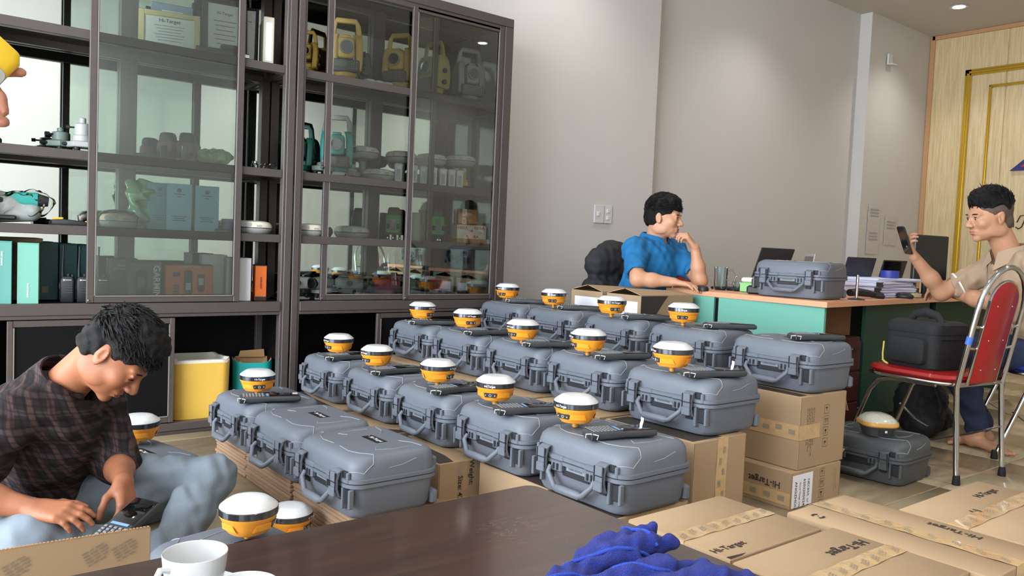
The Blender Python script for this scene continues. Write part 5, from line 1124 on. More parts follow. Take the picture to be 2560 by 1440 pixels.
# glasses, green box, charger with cables
gl = glass_mat('clear_glass', (240, 246, 246), 1.22)
t = thing('beer_mug', 'clear handled glass mug on the desk beside the man in blue', 'glass', (4.13, 3.08, DZ)); q = MB(); q.lathe([(.002, .012), (.036, .012), (.040, .145), (.043, .145), (.042, .01), (.039, .0), (.002, .0)], 28, cap=(0, 0)); ob('body', q, gl, t); q = MB(); q.tube([(.028, -.028, .12), (.05, -.05, .125), (.064, -.064, .09), (.055, -.055, .045), (.030, -.030, .035)], .006, 8); ob('handle', q, gl, t)
t = thing('shot_glass', 'small clear glass right of the handled mug', 'glass', (4.17, 2.99, DZ)); q = MB(); q.lathe([(.002, .01), (.018, .01), (.024, .06), (.026, .06), (.021, 0), (.002, 0)], 22, cap=(0, 0)); ob('body', q, gl, t)
t = thing('charger_box', 'pale green and white charger box on the desk', 'charger', (4.18, 2.88, DZ), R(8)); q = MB(); q.box((0, 0, .03), (.13, .11, .06), 0, .006); ob('lower_shell', q, mat('shell_green', (132, 196, 128), .45), t); q = MB(); q.box((0, 0, .075), (.12, .10, .03), 0, .01); ob('upper_shell', q, cream, t); q = MB(); q.box((-.03, -.0512, .077), (.02, .002, .012)); ob('label_strip', q, greysh, t)
t = thing('desk_radio', 'black two way radio leaning on cables beside the grey desk case', 'radio', (4.06, 2.76, DZ), R(20), rot=(R(0), 0, R(20))); q = MB(); q.T = Matrix.Translation((0, 0, .09)) @ Matrix.Rotation(R(70), 4, 'Y'); q.loft([[(x_, y_, zz) for x_, y_ in rr(w, d, .01, 3)] for zz, w, d in ((-.09, .05, .035), (-.08, .06, .04), (.05, .06, .04), (.07, .05, .035))]); ob('body', q, black_pl, t)
q = MB(); q.box((.0, .0, .025), (.15, .1, .05), 0, .01); ob('charging_cradle', q, black_pl, t)
q = MB(); q.tube([(.06, 0, .115), (.14, -.02, .10), (.24, -.06, .07)], [.007, .006, .004], 8); ob('antenna', q, black_pl, t)
t = thing('power_cable', 'tangled black cables beside the green charger box', 'cable', (4.06, 2.68, DZ))
q = MB(); rnd = random.Random(8)
for k in range(5):
    c = [(.02+.05*math.cos(a*1.3+k)+.02*k-.06, .05*math.sin(a+k*.7)+.02*math.sin(3*a)-.0, .006+.05*abs(math.sin(a*.5+k))) for a in [i*.35 for i in range(18)]]
    q.tube(c, .0032, 6)
stuff(ob('cord', q, rubber, t))
# ---------------------------------------------------------------- chairs
def chair(x, y, rz, label, vinyl=red_v, tape=False, base=0):
    t = thing('folding_chair', label, 'chair', (x, y, 0), rz, 'chrome framed vinyl chairs')
    r = .0125
    q = MB(); A = []
    for s in (-1, 1):
        L = [(s*.190, -.275, .02), (s*.188, -.258, .25), (s*.186, -.245, .44), (s*.186, -.275, .60), (s*.186, -.315, .80)]
        if s < 0: A += L
        else: B_ = L
    arc = [(.186*math.cos(a)*-1, -.315-.035*math.sin(a), .80+.20*math.sin(a)) for a in [PI*i/12 for i in range(1, 12)]]
    q.tube(A+arc+B_[::-1], r, 12); ob('back_frame', q, chrome, t)
    for s in (-1, 1):
        q = MB(); q.tube([(s*.16, -.13, .435), (s*.17, .09, .432), (s*.172, .155, .415), (s*.175, .20, .36), (s*.18, .33, .02)], r*.95, 12); ob('front_leg', q, chrome, t)
        for (px, py) in ((.190, -.276), (.180, .335)):
            q = MB(); q.lathe([(.017, 0), (.018, .004), (.015, .04), (.0135, .045)], 14, c=(s*px, py, 0)); ob('foot_cap', q, rubber, t)
    q = MB(); q.loft([ring(.37, .44, .11, .452, 6), ring(.40, .47, .12, .460, 6), ring(.415, .485, .125, .472, 6), ring(.40, .47, .12, .486, 6), ring(.34, .41, .10, .494, 6)]); ob('seat', q, vinyl, t)
    q = MB(); q.tube([(x_, y_, .449) for x_, y_ in rr(.41, .48, .12, 6)], .009, 8, closed=True); ob('seat_rim', q, chrome, t)
    # backrest: tall narrow pad leaning with the frame
    def bk(w, h0, h1, off): return [(x_, -.243+off-.075*((z_-.44)/.4), z_) for x_, z_ in [(-w, h0), (w, h0)] + [(w*math.cos(a), h1+w*.8*math.sin(a)) for a in [PI*i/10 for i in range(11)]]]
    q = MB(); q.loft([bk(.095, .47, .84, .012), bk(.108, .455, .845, .004), bk(.108, .455, .845, -.012), bk(.10, .46, .842, -.018)][::-1]); bp = ob('backrest', q, vinyl, t)
    q = MB(); c = bk(.112, .45, .846, -.006); q.tube(c, .0075, 8, closed=True); ob('back_trim', q, chrome, bp)
    for s in (-1, 1):
        for z_ in (.62, .72):
            yy = -.245-.075*((z_-.44)/.4); q = MB(); q.cyl((s*.115, yy, z_), (s*.18, yy-.005, z_+.005), .006, 8); q.v = q.v; ob('back_strut', q, chrome, t)
        for z_ in (.52, .66, .82):
            q = MB(); q.sphere((s*.06, -.262-.075*((z_-.44)/.4), z_), .004, 8); ob('rivet', q, chrome, bp)
    q = MB(); q.box((0, -.245, .45), (.37, .012, .02), 0, .004); ob('lower_rail', q, chrome, t)
    def flat(p): q = MB(); q.tube(p, .010, 8, flat=.35); ob('stretcher', q, steel, t)
    flat([(-.178, .26, .25), (-.15, .16, .18), (-.10, .06, .135), (.0, -.05, .14), (.10, -.17, .19), (.186, -.262, .24)]); flat([(.178, .26, .25), (.16, .16, .19), (.14, .08, .17)])
    if tape:
        q = MB(); q.tube([(-.1865, -.283, .645), (-.1865, -.291, .68)], .0145, 14); ob('tape_ring', q, mat('tape_sky', (70, 110, 200), .4), t)
    return t
chair(4.085, 1.77, R(-8), 'red vinyl chair with a chrome frame holding the black bag', tape=True)
blue_v = mat('blue_vinyl', (34, 48, 130), .35, coat=.15)
chair(4.93, 1.50, R(42), 'blue vinyl chair with a chrome frame under the man in tan', blue_v)
chair(4.03, 3.62, R(176), 'red vinyl chair with a black jacket over it under the man in blue')
chair(4.78, 3.62, R(176), 'empty red chair with a chrome arch behind the desk')
# black camera bag on the red chair
cloth_b = mat('bag_nylon', (26, 27, 29), .8, bump=.2, bs=500, var=.1, vs=40); 
t = thing('camera_bag', 'black padded camera bag standing on the red chair', 'bag', (4.07, 1.785, .494), R(-14))
q = MB(); q.loft([ring(.25, .27, .035, 0, 4), ring(.265, .285, .04, .01, 4), ring(.265, .285, .04, .165, 4), ring(.26, .28, .04, .175, 4)]); ob('body', q, cloth_b, t)
q = MB(); q.loft([ring(.27, .29, .04, .17, 4), ring(.275, .295, .045, .185, 4), ring(.262, .285, .05, .215, 4), ring(.22, .25, .05, .228, 4)]); ob('lid_flap', q, cloth_b, t)
q = MB(); q.tube([(-.02, -.09, .222), (-.02, -.06, .255), (-.02, .0, .268), (-.02, .06, .255), (-.02, .09, .222)], [.012, .016, .019, .016, .012], 10, flat=1.2); ob('carry_handle', q, cloth_b, t)
q = MB(); q.loft([[(-.133-o, y_, .02+z_) for y_, z_ in [(a, b+.065) for a, b in rr(w, h, .025, 3)]] for o, w, h in ((0, .21, .13), (.022, .20, .12), (.03, .18, .10))]); ob('front_pocket', q, cloth_b, t)
q = MB(); q.tube([(-.16, .12, .02), (-.168, .10, .012), (-.17, .08, .006)], .005, 6); q.tube([(-.14, .135, .11), (-.15, .13, .05), (-.152, .125, .02)], .004, 6); obs('strap_end', q, mat('strap_yellow', (206, 186, 90), .6), t)
q = MB(); q.tube([(-.10, -.147, .15), (.0, -.151, .152), (.11, -.147, .15)], .003, 6); ob('zip', q, rubber, t)
# dark backpack under the desk, charcoal case and its receiver on the floor
bo = (4.83, 2.13, 0); t = thing('backpack', 'black backpack slumped on the floor under the desk', 'bag', bo)
put('body', shift(sdf([('+', .03, 'e', (4.83, 2.13, .17), (.20, .13, .18)), ('+', .03, 'e', (4.72, 2.06, .10), (.14, .10, .1)), ('+', .03, 'e', (4.95, 2.10, .09), (.12, .1, .09)), ('&', .005, 'p', (0, 0, .002), (0, 0, -1))], .008, .008, 45, 2, 'body', [cloth_b]), bo), t)
q = MB(); q.tube([(-.06, -.1, .3), (-.1, -.16, .2), (-.12, -.15, .1)], .014, 8, flat=.4); ob('shoulder_strap', q, cloth_b, t)
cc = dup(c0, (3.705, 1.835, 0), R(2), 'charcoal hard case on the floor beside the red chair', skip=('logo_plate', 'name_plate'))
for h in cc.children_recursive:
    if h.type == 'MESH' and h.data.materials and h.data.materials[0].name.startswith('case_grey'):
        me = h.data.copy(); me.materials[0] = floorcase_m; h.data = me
t = thing('wrapped_disc', 'film wrapped receiver with an orange rim on the charcoal case', 'receiver', (3.63, 1.79, .2035), R(-40))
q = MB(); q.loft([[(x_, y_, z_) for x_, y_ in rr(w, w, w*.32, 4)] for z_, w in ((0, .11), (.03, .13), (.045, .15))]); ob('lower_shell', q, mat('shell_dark', (70, 72, 72), .45), t)
q = MB(); q.loft([[(x_, y_, z_) for x_, y_ in rr(w, w, w*.34, 5)] for z_, w in ((.045, .158), (.05, .166), (.06, .166), (.066, .16))]); ob('rim', q, mat('rim_orange', (206, 156, 82), .4), t)
q = MB(); q.loft([[(x_, y_, z_) for x_, y_ in rr(w, w, w*.36, 5)] for z_, w in ((.066, .157), (.078, .145), (.095, .10), (.101, .05), (.102, .02))]); ob('dome', q, mat('dome_film', (190, 188, 176), .2, coat=.8, bump=.6, bs=70), t)
q = MB(); q.box((-.0, -.066, .024), (.04, .004, .024)); ob('button_panel', q, black_pl, t); q = MB(); q.box((.012, -.069, .026), (.010, .001, .010)); ob('label_strip', q, white_ink, t)
# things left of the desk: jacket over the chair of the man in blue
jo = (4.02, 3.95, .9); t = thing('black_jacket', 'black jacket hung over the chair back behind the man in blue', 'jacket', jo)
put('shell', shift(sdf([('+', .03, 'f', (3.92, 3.93, .90), (4.20, 3.93, .90), .12, .12, (0, 1, 0), 1.35), ('+', .03, 'f', (3.90, 3.92, .70), (4.22, 3.92, .70), .13, .13, (0, 1, 0), 1.35), ('+', .03, 'e', (4.05, 3.94, .98), (.15, .08, .085))], .007, .007, 42, 5, 'shell', [mat('jacket_black', (34, 35, 38), .75)]), jo), t)
# ---------------------------------------------------------------- people
def V3(*a): return np.array(a, float)
def unit(v): return v/np.linalg.norm(v)
def skin_mat(name, c, lip):
    m = mat(name, c, .48, spec=.45, var=.05, vs=22, bump=.06, bs=260); b = m.node_tree.nodes['Principled BSDF']
    b.inputs['Subsurface Weight'].default_value = .08; b.inputs['Subsurface Radius'].default_value = (.012, .005, .003); return m
hair_m = mat('hair_black', (18, 17, 18), .55, spec=.25, bump=.5, bs=180, stretch=(1, 1, 4)); eye_w = mat('eye_white', (222, 216, 210), .2); eye_d = mat('eye_dark', (26, 18, 15), .15)
def hand(P, wrist, fdir, back, scale, curls, spread=(.10, .03, -.04, -.12), thumb=(.3, .9), side=1, k=.012):
    """palm and five fingers from the wrist; back: direction out of the back of the hand; side: +1 thumb on the left of fdir seen from the back"""
    X = unit(V3(*fdir)); Z = V3(*back); Z = unit(Z-X*(Z@X)); Y = np.cross(Z, X)*side; w = V3(*wrist); S = scale
    g = lambda x, y, z: tuple(w+S*(X*x+Y*y+Z*z))
    ys = (.027, .009, -.009, -.025); kx = (.088, .092, .087, .078)
    for y, x in zip(ys, kx): P.append(('+', k, 'c', g(.0, y*.55, 0), g(x, y, .002), .0155*S, .0115*S))
    P.append(('+', k, 'f', g(.02, 0, -.002), g(.07, .0, -.003), .030*S, .030*S, tuple(Z), 2.4))
    ln = (.070, .078, .073, .057)
    for i in range(4):
        a = spread[i]; d = X*math.cos(a)+Y*math.sin(a); p = V3(*g(kx[i], ys[i], .001)); c = curls[i]; ang = 0; r = (.0098, .0102, .0096, .0085)[i]*S
        for j, (f, c_) in enumerate(zip((.46, .30, .24), c)):
            ang += c_; dd = d*math.cos(ang)-Z*math.sin(ang); q = p+dd*ln[i]*f*S; r2 = r*(.90 if j < 2 else .82)
            P.append(('+', .0035 if j else .008, 'c', tuple(p), tuple(q), r, r2)); p, r = q, r2
    a, b = thumb; p0 = V3(*g(.022, .020, -.006)); d1 = unit(X*.55+Y*.75*b-Z*.35*a-Z*.1); p1 = p0+d1*.045*S; d2 = unit(X*.85+Y*.35*b-Z*.5*a); p2 = p1+d2*.034*S; d3 = unit(X*.95+Y*.05*b-Z*.55*a); p3 = p2+d3*.026*S
    P.append(('+', .014, 'c', tuple(p0), tuple(p1), .0155*S, .0115*S)); P.append(('+', .006, 'c', tuple(p1), tuple(p2), .0112*S, .0100*S)); P.append(('+', .004, 'c', tuple(p2), tuple(p3), .0100*S, .0080*S))
class Head:
    def __init__(s, c, fwd, upv, sc):
        s.c = V3(*c); s.X = unit(V3(*fwd)); u = V3(*upv); s.Z = unit(u-s.X*(u@s.X)); s.Y = np.cross(s.Z, s.X); s.S = sc; s.R = [tuple(s.X), tuple(s.Y), tuple(s.Z)]
    def g(s, x, y, z): return tuple(s.c+s.S*(s.X*x+s.Y*y+s.Z*z))
    def e(s, c, r): return (s.g(*c), tuple(s.S*v for v in r), s.R)
    def prims(s, P, mouth=.0):
        S = s.S
        A = lambda op, k, kind, *a: P.append((op, k, kind, *a))
        A('+', .02, 'e', *s.e((-.014, 0, .034), (.094, .075, .083))); A('+', .03, 'e', *s.e((.026, 0, -.022), (.064, .063, .082)))
        A('+', .025, 'e', *s.e((.034, 0, -.072), (.046, .045, .034))); A('+', .016, 'e', *s.e((.068, 0, -.098), (.018, .020, .016)))
        for y in (1, -1):
            A('+', .02, 'e', *s.e((.058, y*.042, -.026), (.024, .022, .022))); A('+', .02, 'e', *s.e((.0, y*.052, -.065), (.04, .014, .03)))
        A('+', .016, 'e', *s.e((.074, 0, .020), (.018, .054, .014)))
        for y in (1, -1): A('-', .012, 'e', *s.e((.098, y*.031, .002), (.017, .017, .011)))
        for y in (1, -1): A('+', .006, 'e', *s.e((.0755, y*.031, .0), (.012, .0155, .012))); A('+', .004, 'f', s.g(.0835, y*.031-.014, .0085), s.g(.0835, y*.031+.014, .0075), .0048*S, .0042*S, s.R[2], 1.1); A('+', .004, 'f', s.g(.0825, y*.031-.013, -.0105), s.g(.0825, y*.031+.013, -.0095), .0045*S, .004*S, s.R[2], 1.2)
        A('+', .010, 'c', s.g(.084, 0, .008), s.g(.107, 0, -.030), .0075*S, .0125*S)
        for y in (1, -1): A('+', .006, 'e', *s.e((.097, y*.0125, -.034), (.012, .009, .009))); A('-', .003, 'e', *s.e((.101, y*.0075, -.0425), (.004, .0035, .004)))
        A('+', .008, 'e', *s.e((.082, 0, -.060), (.014, .026, .008))); A('+', .007, 'e', *s.e((.081, 0, -.0735), (.014, .021, .008)))
        A('-', .003, 'f', s.g(.100, -.022, -.0665), s.g(.100, .022, -.0665), (.005+mouth)*S, (.005+mouth)*S, s.R[2], 2.2 if mouth < .003 else 1.2)
        A('-', .01, 'f', s.g(.098, -.02, -.084), s.g(.098, .02, -.084), .009*S, .009*S, s.R[2], 1.5)
        for y in (1, -1):
            A('+', .006, 'e', s.g(-.012, y*.076, -.008), (.019*S, .008*S, .033*S), [tuple(unit(s.X*.9+s.Y*y*.35+s.Z*.18)), tuple(unit(s.Y*y-s.X*.3*1)), tuple(s.Z)])
            A('-', .004, 'e', *s.e((-.007, y*.085, -.002), (.010, .007, .018)))
    def details(s, t, lip_m, brow_w=1., closed=False):
        S = s.S
        for y in (1, -1):
            q = MB(); q.T = Matrix.Identity(4)
            if not closed:
                q.sphere(s.g(.0772, y*.031, -.0008), .0110*S, 14); ob('eyeball', q, eye_w, t)
                q = MB(); q.sphere(s.g(.0825, y*.0305, -.0018), .0068*S, 12); ob('iris', q, eye_d, t)
            q = MB(); q.tube([s.g(.0886-42*u*u, y*(.031+u), .0064-20*u*u-(.008 if closed else 0)) for u in (-.014, -.007, 0, .007, .014)], [.0012*S, .0024*S, .0026*S, .0024*S, .0013*S], 6); ob('eyelash_line', q, eye_d, t)
            q = MB(); q.tube([s.g(.0905-.45*max(0, u+.004)**1.2, y*(.031+u), .0215+.05*u*(1 if u < .01 else .0)) for u in (-.018, -.008, .002, .012, .021)], [.0018*S, .0034*S*brow_w, .0034*S*brow_w, .0028*S*brow_w, .0010*S], 6, flat=.8); ob('eyebrow', q, hair_m, t)
        q = MB(); q.tube([s.g(.0925-.9*u*u*9, u, -.0613-.6*abs(u)*.12) for u in (-.021, -.011, 0, .011, .021)], [.0012*S, .0042*S, .0045*S, .0042*S, .0012*S], 8, flat=.8); q.tube([s.g(.0918-.9*u*u*9, u, -.0732+.5*abs(u)*.12) for u in (-.019, -.010, 0, .010, .019)], [.0012*S, .0046*S, .0052*S, .0046*S, .0012*S], 8, flat=.8); obs('lip', q, lip_m, t)
    def hair(s, t, h, fringe=.04, sides=True, n=500, spike=.018, seed=1, top=.016, lean=(0, 0, 0), org=(0, 0, 0), zmin=.0):
        S = s.S; P = []
        P.append(('+', .02, 'e', *s.e((-.016, 0, .040+top*.35), (.104, .084, .088+top*.3)))); P.append(('+', .02, 'e', *s.e((.01, 0, .082+top*.5), (.078, .066, .042+top*.3))))
        if sides: P.append(('+', .05, 'e', *s.e((-.054, 0, -.022), (.053, .071, .052))))
        else:
            for y in (1, -1): P.append(('-', .012, 'e', *s.e((-.02, y*.112, .012), (.125, .045, .058)))); P.append(('-', .01, 'e', *s.e((.035, y*.085, .0), (.04, .05, .042))))
            P.append(('-', .012, 'e', *s.e((-.10, 0, -.01), (.06, .12, .07))))
        P.append(('-', .008, 'e', *s.e((.116, 0, -.032), (.088, .15, .118-fringe))))
        P.append(('-', .006, 'e', *s.e((.02, 0, -.10), (.08, .13, .085))))
        for y in (1, -1): P.append(('-', .005, 'e', *s.e((-.010, y*.094, -.008), (.024, .026, .037))))
        P.append(('&', .01, 'p', s.g(0, 0, -.058), tuple(-s.Z)))
        me = sdf(P, h, .0045, 85, seed, 'hair', [hair_m]); hr = put('hair', shift(me, org), t)
        rnd = random.Random(seed); q = MB(); c = 0; L = V3(*lean)
        while c < n:
            a, b = rnd.uniform(0, 2*PI), rnd.uniform(-.1, 1)
            d = V3(math.cos(a)*math.sqrt(1-min(b, 1)**2 if b > 0 else 1), math.sin(a)*math.sqrt(1-min(b, 1)**2 if b > 0 else 1), b)
            p = V3(-.016, 0, .044)+d*V3(.103, .083, .090+top*.3)
            if p[2] < .045 and p[0] > .035: continue
            if p[2] < zmin: continue
            c += 1; tang = V3(rnd.uniform(-.3, 1.), rnd.uniform(-.6, .6), rnd.uniform(-.5, .3))+L
            w = s.X*d[0]+s.Y*d[1]+s.Z*d[2]; tt = s.X*tang[0]+s.Y*tang[1]+s.Z*tang[2]; tt = unit(tt-w*(tt@w)*.9); A = V3(*s.g(*(p*.985))); ln = spike*rnd.uniform(.6, 1.5)*S
            q.tube([A-tt*ln*.8-w*.004, A+w*ln*.14, A+tt*ln*.9+w*ln*.30], [.0012*S, .0034*S, .0004], 4)
        o = ob('hair_strand', q, hair_m, hr); o['kind'] = 'stuff'; o.location = tuple(-np.array(org))
        return hr
def limb(P, pts, rs, k=.03):
    for i in range(len(pts)-1): P.append(('+', k, 'c', tuple(pts[i]), tuple(pts[i+1]), rs[i], rs[i+1]))
def collar(t, c, axis, front, r, m, org, h=.036, open_=.5, pts=.03):
    """turned down shirt collar: a folded band around the neck, open at the front with two points"""
    A = unit(V3(*axis)); F = V3(*front); F = unit(F-A*(F@A)); Sd = np.cross(A, F); c = V3(*c); q = MB(); R1, R2, R3, R4 = [], [], [], []; n = 26
    rows = []
    for i in range(n+1):
        a = open_+(2*PI-2*open_)*i/n; d = F*math.cos(a)+Sd*math.sin(a); near = max(0, math.cos(a))**3
        rows.append([tuple(c+d*r*.98-A*.012), tuple(c+d*r+A*h*(1-.35*near)), tuple(c+d*(r+.006)+A*h*(1.04-.35*near)), tuple(c+d*(r+.012)+A*h*.9*(1-.4*near)), tuple(c+d*(r+.034+.008*near)-A*(.016+pts*near)+F*pts*.7*near), tuple(c+d*(r+.026+.008*near)-A*(.020+pts*near)+F*pts*.7*near)])
    q.loft(rows, 0, (1, 1)); return put('collar', shift(q.mesh('collar', m, 60), org), t)
def plaid():
    m = bpy.data.materials.new('plaid_flannel'); m.use_nodes = True; nt = m.node_tree; b = nt.nodes['Principled BSDF']; b.inputs['Roughness'].default_value = .85; b.inputs['Specular IOR Level'].default_value = .2
    tc = nt.nodes.new('ShaderNodeTexCoord'); out = None
    col = nt.nodes.new('ShaderNodeRGB'); col.outputs[0].default_value = srgb(38, 33, 34); out = col.outputs[0]
    for k, (rot, sc, c, f) in enumerate((((0, .35, .5), 8.5, (82, 62, 60), .75), ((.2, 1.35, .4), 7.5, (70, 58, 60), .65), ((.1, .4, .55), 23, (20, 18, 22), .5), ((.2, 1.3, .5), 21, (24, 20, 24), .5))):
        mp = nt.nodes.new('ShaderNodeMapping'); mp.inputs['Rotation'].default_value = rot; nt.links.new(tc.outputs['Object'], mp.inputs[0])
        w = nt.nodes.new('ShaderNodeTexWave'); w.inputs['Scale'].default_value = sc; w.inputs['Distortion'].default_value = .6; nt.links.new(mp.outputs[0], w.inputs[0])
        r = nt.nodes.new('ShaderNodeMapRange'); r.inputs[1].default_value = .68; r.inputs[2].default_value = .86; r.inputs[4].default_value = f; nt.links.new(w.outputs[1], r.inputs[0])
        x = nt.nodes.new('ShaderNodeMix'); x.data_type = 'RGBA'; nt.links.new(r.outputs[0], x.inputs[0]); nt.links.new(out, x.inputs[6]); x.inputs[7].default_value = srgb(*c); out = x.outputs[2]
    nt.links.new(out, b.inputs['Base Color']); return m
skinA = skin_mat('skin_tan', (150, 96, 68), None); skinB = skin_mat('skin_light', (196, 146, 116), None); skinC = skin_mat('skin_medium', (186, 138, 108), None)
lipA = mat('lip_brown', (128, 70, 60), .4); lipB = mat('lip_rose', (168, 104, 92), .4)
jean_l = mat('denim_faded', (112, 122, 132), .9, var=.2, vs=6, bump=.12, bs=420); jean_d = mat('denim_dark', (38, 48, 74), .85, var=.1, vs=10, bump=.3, bs=320); pl_m = plaid()

# --- man in plaid, sitting cross legged on the floor, head bowed over the carton
org = (.40, 2.80, 0); o3 = np.array(org)
p1 = thing('person', 'person in a dark plaid shirt and faded jeans sitting on the floor, head bowed', 'person', org)
hd = Head((.575, 2.585, .625), (.50, -.42, -.76), (.55, -.28, .70), 1.06)
P = []; hd.prims(P)
nb = V3(.462, 2.735, .515)
P.append(('+', .03, 'c', hd.g(-.035, 0, -.045), tuple(nb), .056, .064))
pel = V3(.385, 2.86, .115)
P += [('+', .05, 'f', tuple(pel+V3(-.02, .02, .02)), tuple(nb-V3(.05, -.04, .17)), .10, .10, (.78, -.63, 0), 1.25)]
Rs, Re, Rw = V3(.315, 2.655, .455), V3(.185, 2.52, .285), V3(.335, 2.425, .245)
Ls, Le, Lw = V3(.585, 2.855, .445), V3(.607, 2.715, .262), V3(.578, 2.505, .262)
limb(P, [Rs, Re], [.045, .040]); limb(P, [Re, Re*.6+Rw*.4, Rw], [.041, .039, .026]); limb(P, [Ls, Le], [.045, .040]); limb(P, [Le, Le*.6+Lw*.4, Lw], [.040, .038, .026])
c1 = [(.25, .35, .2), (.30, .4, .25), (.35, .45, .3), (.4, .5, .3)]
hand(P, Rw, (.70, -.62, -.06), (-.25, -.30, .92), 1.0, c1, thumb=(.5, .9), side=1)
hand(P, Lw, (-.02, -.62, -.62), (.55, -.45, .55), .98, [(.5, .6, .4), (.55, .7, .4), (.6, .7, .4), (.6, .7, .4)], thumb=(.9, .6), side=-1)
# bare foot showing past the knee
fa = V3(.735, 2.40, .075); P += [('+', .02, 'c', (.66, 2.43, .08), tuple(fa), .036, .034), ('+', .03, 'f', tuple(fa), (.865, 2.345, .04), .040, .032, (0, 0, 1), 1.2)]
for i in range(5): P.append(('+', .004, 'c', (.855+.004*i, 2.375-.017*i, .034), (.895-.003*i, 2.365-.02*i, .026), .012-.0008*i, .010-.0008*i))
put('body', shift(sdf(P, .0038, 0, 1, 1, 'body', [skinA]), org), p1)
P = [('+', .04, 'f', tuple(pel+V3(-.01, .0, .0)), tuple(nb-V3(.03, -.02, .11)), .160, .162, (.78, -.63, .1), 1.18), ('+', .05, 'c', tuple(Rs*.7+nb*.3-V3(0, 0, .015)), tuple(Ls*.7+nb*.3-V3(0, 0, .015)), .072, .072), ('+', .05, 'f', tuple(nb-V3(.06, -.02, .08)), tuple(nb-V3(.01, -.01, .085)), .10, .080, (.78, -.63, 0), 1.1)]
limb(P, [Rs, Re], [.075, .066], .04); limb(P, [Re, Re*.8+Rw*.2], [.066, .058], .02); limb(P, [Ls, Le], [.072, .063], .04); limb(P, [Le, Le*.86+Lw*.14], [.063, .056], .02)
P.append(('+', .03, 'f', tuple(pel+V3(.02, -.07, -.04)), tuple(pel+V3(.10, -.13, -.03)), .10, .06, (0, 0, 1), 1.2))
P.append(('-', .01, 'c', tuple(nb-V3(.01, 0, .03)), tuple(nb+(V3(*hd.g(-.035, 0, -.045))-nb)*1.2), .066, .075))
P.append(('&', .01, 'p', (0, 0, .035), (0, 0, -1)))
sh = put('shirt', shift(sdf(P, .0055, .009, 38, 7, 'shirt', [pl_m]), org), p1)
for a, b, r in ((Re, Rw, .063), (Le, Lw, .058)):
    d = unit(b-a); e = a+(b-a)*(.2 if r > .06 else .14); q = MB(); q.tube([tuple(e-d*.03), tuple(e-d*.028), tuple(e), tuple(e+d*.002)], [r*.9, r*1.03, r*1.0, r*.82], 22); put('rolled_cuff', shift(q.mesh('rolled_cuff', pl_m, 60), org), sh)
collar(sh, nb+V3(-.004, .004, .004), V3(*hd.g(-.035, 0, -.045))-nb+V3(-.01, .01, .06), (.7, -.6, .0), .078, pl_m, org, .046, .45, .05)
P = []
Lh, Lk, La = V3(.47, 2.87, .11), V3(.868, 2.60, .205), V3(.665, 2.375, .075); Rh, Rk, Ra = V3(.31, 2.80, .11), V3(.33, 2.42, .17), V3(.60, 2.42, .07)
P.append(('+', .05, 'f', tuple(Lh), tuple(Rh), .115, .115, (0, 0, 1), 1.05)); limb(P, [Lh, Lh*.5+Lk*.5+V3(0, 0, .02), Lk], [.105, .088, .068], .05); limb(P, [Lk, Lk*.5+La*.5, La], [.068, .066, .054], .03)
limb(P, [Rh, Rk], [.10, .07], .05); limb(P, [Rk, Ra], [.068, .056], .03); P.append(('&', .01, 'p', (0, 0, .004), (0, 0, -1)))
tr = put('trousers', shift(sdf(P, .0055, .006, 44, 3, 'trousers', [jean_l]), org), p1)
q = MB(); kd = unit(La-Lk)
pts = [Lh+(Lk-Lh)*f+V3(.018, -.035, .082-.02*f) for f in (.35, .55, .75, .92)]; q.tube([tuple(p) for p in pts], .0022, 5); put('seam', shift(q.mesh('seam', mat('denim_seam', (86, 96, 108), .9)), org), tr)
hd.hair(p1, .005, .040, True, 900, .026, 3, .02, (.5, 0, -.1), org)
# face details keep world coordinates: give them the inverse offset
def det(hd, t, org, lip, **kw):
    b4 = set(t.children); hd.details(t, lip, **kw)
    for c in set(t.children)-b4: c.location = tuple(-np.array(org))
det(hd, p1, org, lipA, closed=True)
q = MB()
kk = dup(k0, (.535, 2.315, .182), (R(8), R(-14), R(42)), 'grey handheld controller under the fingers of the man in plaid')

# --- man in blue at the end of the desk
org = (3.95, 3.50, 0); p2 = thing('person', 'person in a blue polo shirt with one hand at the mouth, behind the desk', 'person', org)
hd = Head((3.945, 3.405, 1.222), (.43, -.90, -.08), (.04, -.05, 1), 1.10)
P = []; hd.prims(P, .004); nb = V3(3.955, 3.478, 1.072)
P.append(('+', .03, 'c', hd.g(-.03, 0, -.05), tuple(nb-V3(0, 0, .02)), .060, .068)); pel = V3(3.93, 3.62, .56)
P.append(('+', .05, 'f', tuple(pel), tuple(nb-V3(0, 0, .15)), .14, .15, (0, -1, 0), 1.3))
Rs, Re, Rw = V3(3.745, 3.47, 1.0), V3(3.665, 3.345, .83), V3(3.80, 3.175, .822)
Ls, Le, Lw = V3(4.145, 3.46, 1.0), V3(4.06, 3.185, .832), V3(4.02, 3.205, 1.04)
limb(P, [Rs, Re], [.052, .045]); limb(P, [Re, Re*.6+Rw*.4, Rw], [.045, .041, .028]); limb(P, [Ls, Le], [.052, .043]); limb(P, [Le, Le*.6+Lw*.4, Lw], [.044, .040, .028])
hand(P, Rw, (.35, -.92, -.10), (0, 0, 1), 1.06, [(.25, .3, .2)]*4, thumb=(.3, .9), side=1)
hand(P, Lw, (-.52, .36, .76), (.55, -.80, .25), 1.04, [(.75, .9, .5), (.85, .9, .5), (.95, .95, .5), (1.0, .95, .5)], thumb=(.8, .6), side=-1)
P.append(('+', .05, 'c', (3.88, 3.58, .55), (3.90, 3.25, .53), .08, .06)); P.append(('+', .05, 'c', (4.07, 3.58, .55), (4.10, 3.25, .53), .08, .06))
put('body', shift(sdf(P, .0045, 0, 1, 1, 'body', [skinB]), org), p2)
bl = mat('polo_blue', (22, 104, 158), .8, var=.05, vs=10, bump=.25, bs=420)
